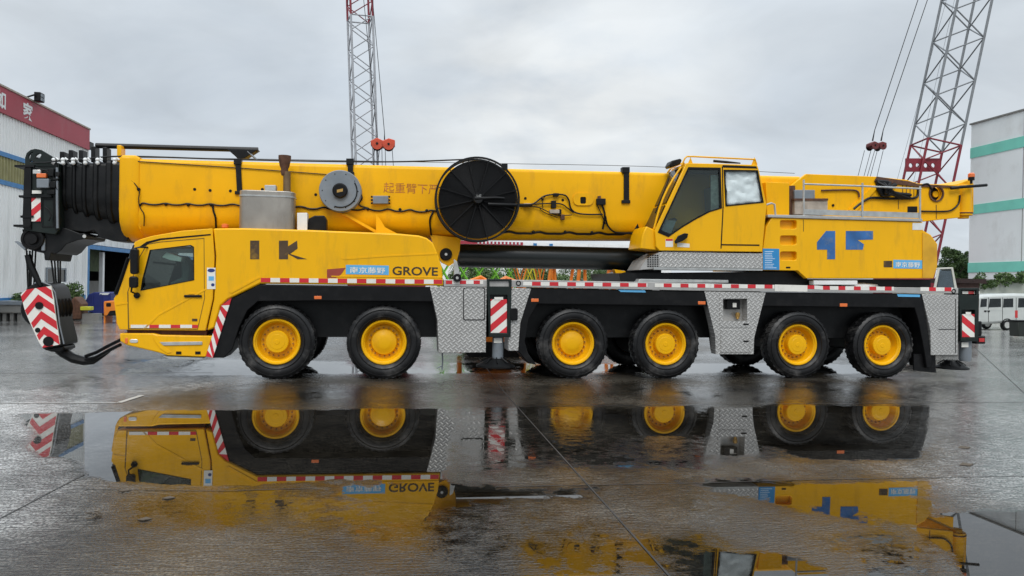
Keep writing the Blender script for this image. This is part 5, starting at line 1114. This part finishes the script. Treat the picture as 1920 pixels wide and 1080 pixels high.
# ================================================================== PLANTS
LEAF = [mat('leaf_dark', (.040, .075, .025), .55, var=.35, vs=2), mat('leaf_mid', (.075, .13, .035), .55, var=.35, vs=2), mat('leaf_light', (.12, .18, .06), .55, var=.35, vs=2)]
BARK = mat('bark', (.09, .07, .05), .85, var=.3, vs=5, bump=.6)
def leaves(name, centres, n, size, parent):
    """leaf-sized faces spread through clumps: (centre, radii, n weight)"""
    vs = np.zeros((n * 4, 3)); ms = np.zeros(n, int); k = RNG.integers(0, len(centres), n)
    cen = np.array([c for c, r in centres])[k]; rad = np.array([r for c, r in centres])[k]
    dirs = RNG.normal(size=(n, 3)); dirs /= np.linalg.norm(dirs, axis=1)[:, None]; rr = RNG.uniform(.25, 1, n) ** .5
    p = cen + dirs * rad * rr[:, None]
    a_ = RNG.normal(size=(n, 3)); a_ /= np.linalg.norm(a_, axis=1)[:, None]; b_ = np.cross(a_, RNG.normal(size=(n, 3))); b_ /= np.linalg.norm(b_, axis=1)[:, None]
    s_ = size * RNG.uniform(.6, 1.4, n)[:, None]
    vs[0::4] = p - a_ * s_; vs[1::4] = p + b_ * s_ * .5; vs[2::4] = p + a_ * s_; vs[3::4] = p - b_ * s_ * .5
    tone = RNG.uniform(0, 1, len(centres))[k] * .6 + RNG.uniform(0, .6, n); ms = np.digitize(tone, (.35, .8))
    me = bpy.data.meshes.new(name); o_ = np.array(OFF); f = np.arange(n * 4).reshape(n, 4)
    me.from_pydata((vs - o_).tolist(), [], f.tolist()); [me.materials.append(m) for m in LEAF]; me.polygons.foreach_set('material_index', ms.astype(np.int32)); me.update()
    return link(me, name, parent)
def tree(label, px, ytop, d, width, n, lean=0):
    p = V(px, ytop, d); H_ = p.z; t = thing('tree', label, 'tree', (p.x, d, 0)); cs = []
    cs.append((np.array([p.x, d, H_ * .62]), np.array([width * .55, width * .5, H_ * .24]))); cs.append(cs[0]); cs.append(cs[0]); cs.append(cs[0])
    for i in range(64):
        q = RNG.normal(size=3); q /= np.linalg.norm(q); r = RNG.uniform(.3, 1)
        cs.append((np.array([p.x + q[0] * width * r * .8, d + q[1] * width * .7 * r, H_ * .62 + q[2] * H_ * .30 * r]), np.array([1, 1, .75]) * RNG.uniform(.10, .20) * width))
    leaves('crown', cs, int(n * 2), .075, t)
    mb = MB().tube([(p.x, d, 0), (p.x + .1, d, H_ * .25), (p.x, d, H_ * .5)], [.22, .16, .1], 8)
    for c, r in cs[:9]: mb.tube([(p.x + .05, d, H_ * .33), tuple((np.array([p.x, d, H_ * .4]) + c) / 2 + RNG.normal(size=3) * .1), tuple(c)], [.09, .06, .02], 5)
    mb.build('trunk', BARK, t); return t
tree('round bushy green tree standing between the yellow counterweight and the factory', 1790, 452, 43, 2.3, 9000)
tree('darker tree tucked against the factory corner', 1812, 462, 46, 1.5, 5000)
tree('dark green tree behind the green scissor lifts', 900, 488, 48, 4.0, 7000)
tree('dark green tree behind the gap between the orange lifts', 1000, 490, 50, 4.0, 7000)
tree('dark green tree behind the right end of the lift row', 1110, 490, 52, 4.5, 7000)
tree('dark green tree beside the slewing platform', 1200, 490, 50, 3.0, 5000)
wq = thing('boundary_wall', 'pale concrete boundary wall behind the parked van', 'wall', (V(1880, 540, 26).x, 27, 0))
wl = V(1838, 540, 27).x; zw = V(1880, 527, 27).z
MB().box((wl, 27, 0), (wl + 22, 27.25, zw)).build('wall_face', mat('pale_render', (.40, .42, .37), .75, var=.12, vs=1, dirt=((.2, .21, .17), .5, 1)), wq); MB().box((wl, 26.95, zw), (wl + 22, 27.3, zw + .1)).build('wall_cap', CONC, wq)
vn = thing('climbing_plant', 'leafy creeper spilling over the top of the boundary wall', 'plant', (wl + 3, 26.9, zw)); cs = []
for i in range(46):
    x = wl - .4 + i * .14; cs.append((np.array([x, 26.9 + RNG.uniform(-.25, .2), zw + .05 + RNG.uniform(-.45, .32) + .06 * (i * .14)]), np.array([.28, .3, .22]) * RNG.uniform(.6, 1.2)))
leaves('foliage', cs, 4200, .08, vn); MB().tube([(wl - .3, 26.85, zw - .2), (wl + 3, 26.8, zw + .1), (wl + 6.2, 26.85, zw + .3)], .03, 5).build('stem', BARK, vn)
def bush(label, px, py, w, h, n, at=None):
    g = at or G(px, py); t = thing('bush', label, 'bush', (g.x, g.y, 0)); cs = []
    for i in range(12): cs.append((np.array([g.x + RNG.uniform(-1, 1) * w * .4, g.y + RNG.uniform(-1, 1) * w * .4, RNG.uniform(.25, .8) * h]), np.array([1, 1, 1]) * w * .25))
    leaves('foliage', cs, n, .09, t); MB().tube([(g.x, g.y, 0), (g.x, g.y, h * .6)], .04, 5).build('stem', BARK, t)
bush('small straggly bush against the warehouse wall behind the hook block', 133, 592, 1.6, 1.7, 1600)
bush('low green bush beside the concrete blocks at the left edge', 36, 600, .9, 1.25, 900)

# ================================================================== SCISSOR LIFTS BEHIND THE CRANE
GRN = mat('lime_paint', (.16, .46, .03), .45, var=.12); ORG_ = mat('orange_paint', (.68, .20, .02), .45, var=.12); YGR = mat('yellow_green_paint', (.52, .50, .03), .45, var=.12)
def scissor_lift(m, label, px, d, lv=4, group='scissor lifts parked in a row behind the crane', w=2.3):
    x = V(px, 520, d).x; t = thing('scissor_lift', label, 'scissor lift', (x, d, 0), group)
    MB().box((x - w / 2, d - .55, .25), (x + w / 2, d + .55, .75)).build('chassis', m, t, bev=.03)
    for sx in (-1, 1):
        for sy in (-1, 1): MB().cyl((x + sx * w * .36, d + sy * .55, .25), .25, -.1, .1, n=18).build('wheel', RUB, t)
    z = .8; hz = 2.25 / lv
    for i in range(lv):
        for sy in (-.45, .45):
            for sx in (-1, 1):
                mb = MB(); a_, b_ = Vector((x - sx * w * .42, d + sy + .03 * sx, z)), Vector((x + sx * w * .42, d + sy + .03 * sx, z + hz)); n_ = Vector((-(b_.z - a_.z), 0, b_.x - a_.x)).normalized() * .032
                mb.prism([(p.x, p.z) for p in (a_ - n_, b_ - n_, b_ + n_, a_ + n_)], a_.y - .025, a_.y + .025); mb.build('scissor_arm', m, t)
        z += hz
    MB().box((x - w / 2, d - .55, z), (x + w / 2, d + .55, z + .12)).build('platform', m, t)
    rl = MB()
    for sy in (-.52, .52):
        for zz in (.35, .6): rl.tube([(x - w / 2, d + sy, z + zz), (x + w / 2, d + sy, z + zz)], .02, 5)
        for sx in (-.5, 0, .5): rl.tube([(x + sx * w, d + sy, z), (x + sx * w, d + sy, z + .6)], .02, 5)
    rl.build('guard_rail', GRY2, t); return t
for m, px, d, lb, lv_, w_ in ((GRN, 832, 22, 'lime green scissor lift nearest the yellow hood', 2, .8), (GRN, 868, 24, 'lime green scissor lift second from the yellow hood', 2, .85), (GRN, 897, 25, 'lime green scissor lift third from the yellow hood', 2, .9), (GRN, 928, 24, 'lime green scissor lift fourth from the yellow hood', 2, .85), (GRN, 955, 23, 'lime green scissor lift next to the orange ones', 2, .75),
                     (ORG_, 975, 22, 'orange scissor lift beside the last lime green one', 1, .8), (YGR, 990, 24, 'yellow-green scissor lift close behind the orange one', 2, .6), (YGR, 1005, 26, 'rearmost yellow-green scissor lift in the row', 1, .7), (ORG_, 1012, 22, 'orange scissor lift at the right end of the row', 1, .5)):
    scissor_lift(m, lb, px, d, lv=lv_, w=w_)
# upright orange boom lifts (steep arms) to the right of the row
def boom_lift(label, px, d, lean, m):
    x = V(px, 520, d).x; t = thing('boom_lift', label, 'boom lift', (x, d, 0), 'orange boom lifts parked behind the crane')
    MB().box((x - .9, d - .8, .35), (x + .9, d + .8, 1.1)).build('chassis', m, t, bev=.05)
    for sx in (-1, 1):
        for sy in (-1, 1): MB().cyl((x + sx * .65, d + sy * .8, .38), .38, -.13, .13, n=18).build('wheel', RUB, t)
    MB().tube([(x - .3, d, 1.1), (x - .3 + lean, d, 3.1)], .10, 6).build('lower_arm', m, t); MB().tube([(x + .25, d + .2, 1.1), (x + .25 - lean * .6, d + .2, 3.1)], .09, 6).build('upper_arm', m, t)
    MB().box((x - .5, d - .4, 3.1), (x + .5, d + .4, 3.35)).build('basket', m, t, bev=.03); return t
for px, d, ln_, lb in ((1036, 21, .25, 'orange boom lift left of the thin post gap'), (1058, 24, -.5, 'orange boom lift with crossing arms'), (1092, 22, .15, 'orange boom lift right of the crossing arms'), (1146, 23, .2, 'lone orange boom lift near the slewing platform')): boom_lift(lb, px, d, ln_, ORG_)
# orange spider machine just behind the deck
sp = G(925, 640); spd = 5.2; cx = V(925, 515, spd)
spm = thing('spider_crane', 'low orange spider crane with folded legs behind the front outrigger', 'spider crane', (cx.x, spd, 0))
MB().box((cx.x - .5, spd - .5, .3), (cx.x + .5, spd + .5, 1.9)).build('body', ORG_, spm, bev=.08)
for sx in (-1, 1):
    MB().tube([(cx.x + sx * .15, spd, 2.0), (cx.x + sx * .35, spd, 2.12), (cx.x + sx * .6, spd, 2.02), (cx.x + sx * .85, spd, 1.85), (cx.x + sx * .9, spd, .05)], .07, 7).build('leg', ORG_, spm)
    MB().prism(rrect(cx.x - .8, 0, cx.x + .8, .4, .19), spd + sx * .55 - .12, spd + sx * .55 + .12).build('crawler_track', BLK2, spm)
MB().box((cx.x - .6, spd - .3, 1.95), (cx.x + .6, spd + .3, 2.03)).build('top_frame', ORG_, spm)

# ================================================================== OTHER YARD THINGS
# minivan
g = G(1889, 619.5); dv_ = g.y
van = thing('minivan', 'silver white minivan parked by the boundary wall', 'van', (g.x, dv_, 0)); SILV = mat('silver_paint', (.50, .52, .50), .35, var=.06, coat=.5)
kk = (V(1900, 560, dv_).x - V(1880, 560, dv_).x) / 20
xr = g.x; X_ = lambda px: V(px, 580, dv_).x
vp = [(1795, 604), (1797, 585), (1812, 578), (1832, 556), (1846, 552.5), (1905, 550), (1955, 551.5), (1962, 560), (1965, 585), (1964, 606), (1905, 607), (1880, 606), (1850, 608), (1820, 608)]
vw = [[(1840, 560.5), (1851, 560), (1850, 575), (1838, 576)], [(1856, 560), (1877, 559.5), (1877, 575.5), (1854, 576.5)], [(1882, 560), (1900, 559.5), (1900, 576), (1881, 576.5)], [(1910, 559), (1930, 559), (1931, 576), (1909, 576.5)]]
vb = MB().prism(P(vp, dv_), dv_, dv_ + 1.5).build('body', SILV, van, bev=.14)
for q in vw: MB().prism(P(q, dv_ - .012), dv_ - .012, dv_ + .01).build('window', GLD, van, bev=.006)
for x in (1853, 1879.5, 1905): MB().prism(P(rect(x, 558, x + .8, 604), dv_ - .006), dv_ - .006, dv_).build('door_gap', BLK, van)
MB().prism(P(rect(1846, 580.5, 1879, 582), dv_ - .01), dv_ - .01, dv_).build('side_crease', SILV, van); MB().prism(P(rect(1903.5, 582, 1908.5, 596), dv_ - .015), dv_ - .015, dv_ + .05).build('tail_light', REDL, van, bev=.01)
for x in (1848, 1854): MB().prism(P(rect(x - 2, 582, x + 2, 585), dv_ - .02), dv_ - .02, dv_).build('door_handle', BLK, van)
for px in (1889, 1815):
    for dd in (.0, 1.32):
        x = X_(px); w = MB().lathe([(.16, .0), (.25, -.015), (.28, .03), (.28, .17), (.16, .18)], (x, dv_ + dd - .01, .28), n=28).build('wheel', RUB, van); MB().lathe([(.03, -.01), (.12, -.005), (.165, -.012), (.17, .02)], (x, dv_ + dd - .012, .28), n=20).build('rim', CHR, w)
    MB().lathe([(.30, -.005), (.35, -.005), (.35, .01), (.30, .01)], (X_(px), dv_ - .006, .28), n=28, close=True).build('wheel_arch', BLK, van)
# dark bin
g = G(1905, 633); bn = thing('waste_bin', 'dark green-black bin standing in front of the minivan wheel', 'bin', g)
x0, x1 = V(1891, 620, g.y + .5).x, V(1945, 620, g.y).x + .6; zt_ = V(1905, 603, g.y).z
MB().prism([(x0 + .04, .05), (x1 - .04, .05), (x1, zt_), (x0, zt_)], g.y, g.y + .5).build('tub', mat('dark_bin_plastic', (.018, .022, .018), .5), bn, bev=.03); MB().box((x0 - .03, g.y - .03, zt_), (x1 + .03, g.y + .53, zt_ + .06)).build('lid', BLK, bn, bev=.02)
# gate hut behind the rear outrigger
hd_ = 17.5; hx0, hx1 = V(1796, 540, hd_).x, V(1838, 540, hd_).x; hz_ = V(1815, 531, hd_).z
ht = thing('guard_hut', 'small brown hut with a flat overhanging roof behind the rear outrigger', 'hut', (hx0, hd_, 0))
MB().box((hx0 + .1, hd_, 0), (hx1 - .05, hd_ + 1.6, hz_)).build('wall', mat('brown_boarding', (.07, .035, .028), .7, var=.3), ht); MB().box((hx0 - .1, hd_ - .2, hz_), (hx1 + .15, hd_ + 1.8, hz_ + .22)).build('roof', mat('dark_roof_edge', (.030, .014, .012), .6, var=.3), ht)
MB().box((hx0 + .35, hd_ - .02, 1.0), (hx1 - .3, hd_ + .02, hz_ - .25)).build('window', GLD, ht)
# white truck cab behind the counterweight
td = 9.0; tp_ = [(1744, 546), (1752, 541), (1760, 502), (1787, 501), (1795, 541), (1798, 546), (1798, 600), (1744, 600)]
tk = thing('white_truck', 'white truck cab with a grey side window showing above the rear deck', 'truck', (V(1765, 600, td).x, td, 0))
twn = [(1755.5, 541), (1762.5, 505), (1784, 504), (1790.5, 541)]
tq = MB().prism(P(tp_, td), td, td + .06, holes=[P(twn, td)[::-1]]); tq.prism(P([(1736, 548), (1800, 548), (1800, 600), (1736, 600)], td + .06), td + .06, td + 1.9); tq.prism(P([(1761, 502.5), (1786, 501.5), (1787, 504), (1760, 505)], td + .06), td + .06, td + 1.9); tq.build('cab', mat('cream_cab_paint', (.55, .54, .48), .5, var=.1), tk, bev=.01)
MB().prism(P(twn, td + .02), td + .02, td + .03).build('side_window', glass('truck_glass', (.5, .55, .58)), tk); MB().prism(P([(1764, 508), (1784, 508), (1789, 541), (1759, 541)], td + 1.2), td + 1.2, td + 1.25).build('seat_back', GRP, tk)
zb0_ = V(1765, 600, td).z
for px in (1745, 1790): MB().cyl((V(px, 600, td).x, td + .1, .42), .42, 0, .3, n=22).build('wheel', RUB, tk)
MB().box((V(1736, 600, td).x, td + .1, .55), (V(1800, 600, td).x, td + 1.9, zb0_ + .05)).build('chassis', BLK2, tk)
# left clutter: blue tarpaulined machine, orange generator, concrete blocks
g = G(182, 592); bl = thing('blue_skip', 'dark blue steel skip with sloping end in front of the open bay', 'skip', g); D_ = g.y
NAVY = mat('navy_steel', (.02, .03, .16), .5, var=.2)
MB().prism(P([(153, 577), (166, 552), (176, 548), (208, 549), (209, 588), (176, 588), (160, 582)], D_), D_, D_ + 2.2).build('tub', NAVY, bl, bev=.03)
for x in (172, 188, 203): MB().prism(P([(x, 551), (x + 2, 551), (x + 4, 587), (x + 2, 587)], D_ - .06), D_ - .06, D_).build('rib', NAVY, bl)
MB().prism(P(rect(187, 549, 205, 553), D_ - .02), D_ - .02, D_ + 1).build('label_panel', WHP, bl); MB().prism(P(rect(160, 586, 209, 593), D_ + .1), D_ + .1, D_ + 2).build('base', BLK2, bl)
g = G(205, 606); og = thing('orange_generator', 'small orange compressor on legs between the blue skip and the driver cab', 'compressor', g); D_ = g.y
MB().prism(P([(194, 565), (216, 563), (222, 566), (222, 592), (194, 592)], D_), D_, D_ + 1.1).build('casing', ORG_, og, bev=.04); MB().prism(P(rrect(199, 568, 208, 575, 2), D_ - .01), D_ - .01, D_ + .01).build('vent', BLK, og)
MB().prism(P([(200, 592), (206, 583), (216, 582), (220, 592)], D_ - .01), D_ - .01, D_ + .01).build('opening', BLK, og)
for x in (196, 219): MB().prism(P(rect(x - 1.5, 592, x + 1.5, 606), D_ + .1), D_ + .1, D_ + .9).build('leg', ORG_, og)
g = G(20, 603); cb = thing('concrete_blocks', 'weathered grey concrete trough along the warehouse base at the left edge', 'trough', (g.x, g.y, 0))
xb0, xb1 = V(-30, 590, g.y).x, V(40, 590, g.y).x; z1_ = V(20, 566, g.y).z
MB().prism([(xb0, .35), (xb1, .35), (xb1, z1_), (xb0, z1_)], g.y, g.y + 1.2).build('trough', CONC, cb, bev=.05)
for i in range(5): x = xb0 + (xb1 - xb0) * (i + .3) / 5; MB().box((x, g.y + .1, 0), (x + .14, g.y + 1.1, .35)).build('foot', CONC, cb)
MB().prism([(xb0 - .05, z1_ - .12), (xb1 + .05, z1_ - .12), (xb1 + .05, z1_ + .03), (xb0 - .05, z1_ + .03)], g.y - .06, g.y + 1.26).build('rim', GRP, cb)
g = G(138, 600); rs = thing('scrap_machine', 'rusty machine frame with a yellow-green bar by the warehouse wall', 'machine', g); D_ = g.y
MB().prism(P([(128, 566), (140, 556), (152, 570), (152, 598), (128, 600)], D_), D_, D_ + .8).build('frame', RUST, rs, bev=.04); MB().prism(P(rect(150, 575, 170, 582), D_ - .05), D_ - .05, D_ + .3).build('bar', YGR, rs, bev=.02); MB().prism(P(rect(130, 588, 185, 601), D_ + .1), D_ + .1, D_ + .5).build('sill', CONC, rs)

# ================================================================== LITTER
def twig(label, px, py, n, L):
    g = G(px, py); t = thing('twig', label, 'twig', g); mb = MB()
    for i in range(n):
        a_ = random.uniform(0, 6.28); r_ = random.uniform(.3, 1) * L; c_ = Vector((g.x + random.uniform(-.05, .05), g.y + random.uniform(-.06, .06), .012))
        mb.tube([c_ + Vector((r_ * math.cos(a_ + k * .5), r_ * math.sin(a_ + k * .5), .004 * k)) * (1 if k else .3) for k in range(4)], .006, 5)
    mb.build('twig_tangle', BARK, t)
twig('small dark tangle of wire lying on the wet slab at lower left', 176, 971, 5, .10)
for i, (px, py, lb) in enumerate(((315, 935, 'dark leaf scrap lying just below the long puddle edge'), (270, 975, 'pale leaf scrap on the wet slab left of the middle'), (232, 921, 'tiny leaf scrap at the lower left puddle corner'), (1808, 840, 'dark leaf smear on the pale wet slab at right'), (1812, 872, 'lower dark leaf smear on the pale wet slab at right'))):
    g = G(px, py); OFF = Vector(g); mb = MB(); k = .05 if i < 3 else .09
    mb.add([(g.x - k, g.y, .006), (g.x, g.y - k * .6, .012), (g.x + k * 1.2, g.y + k * .2, .007), (g.x + k * .1, g.y + k * .8, .014), (g.x - k, g.y, .002), (g.x, g.y - k * .6, .003), (g.x + k * 1.2, g.y + k * .2, .002), (g.x + k * .1, g.y + k * .8, .003)], [(0, 1, 2, 3), (4, 7, 6, 5), (0, 4, 5, 1), (1, 5, 6, 2), (2, 6, 7, 3), (3, 7, 4, 0)])
    tag(mb.build('leaf_scrap', BARK), lb, 'leaf', 'leaf scraps on the wet concrete')
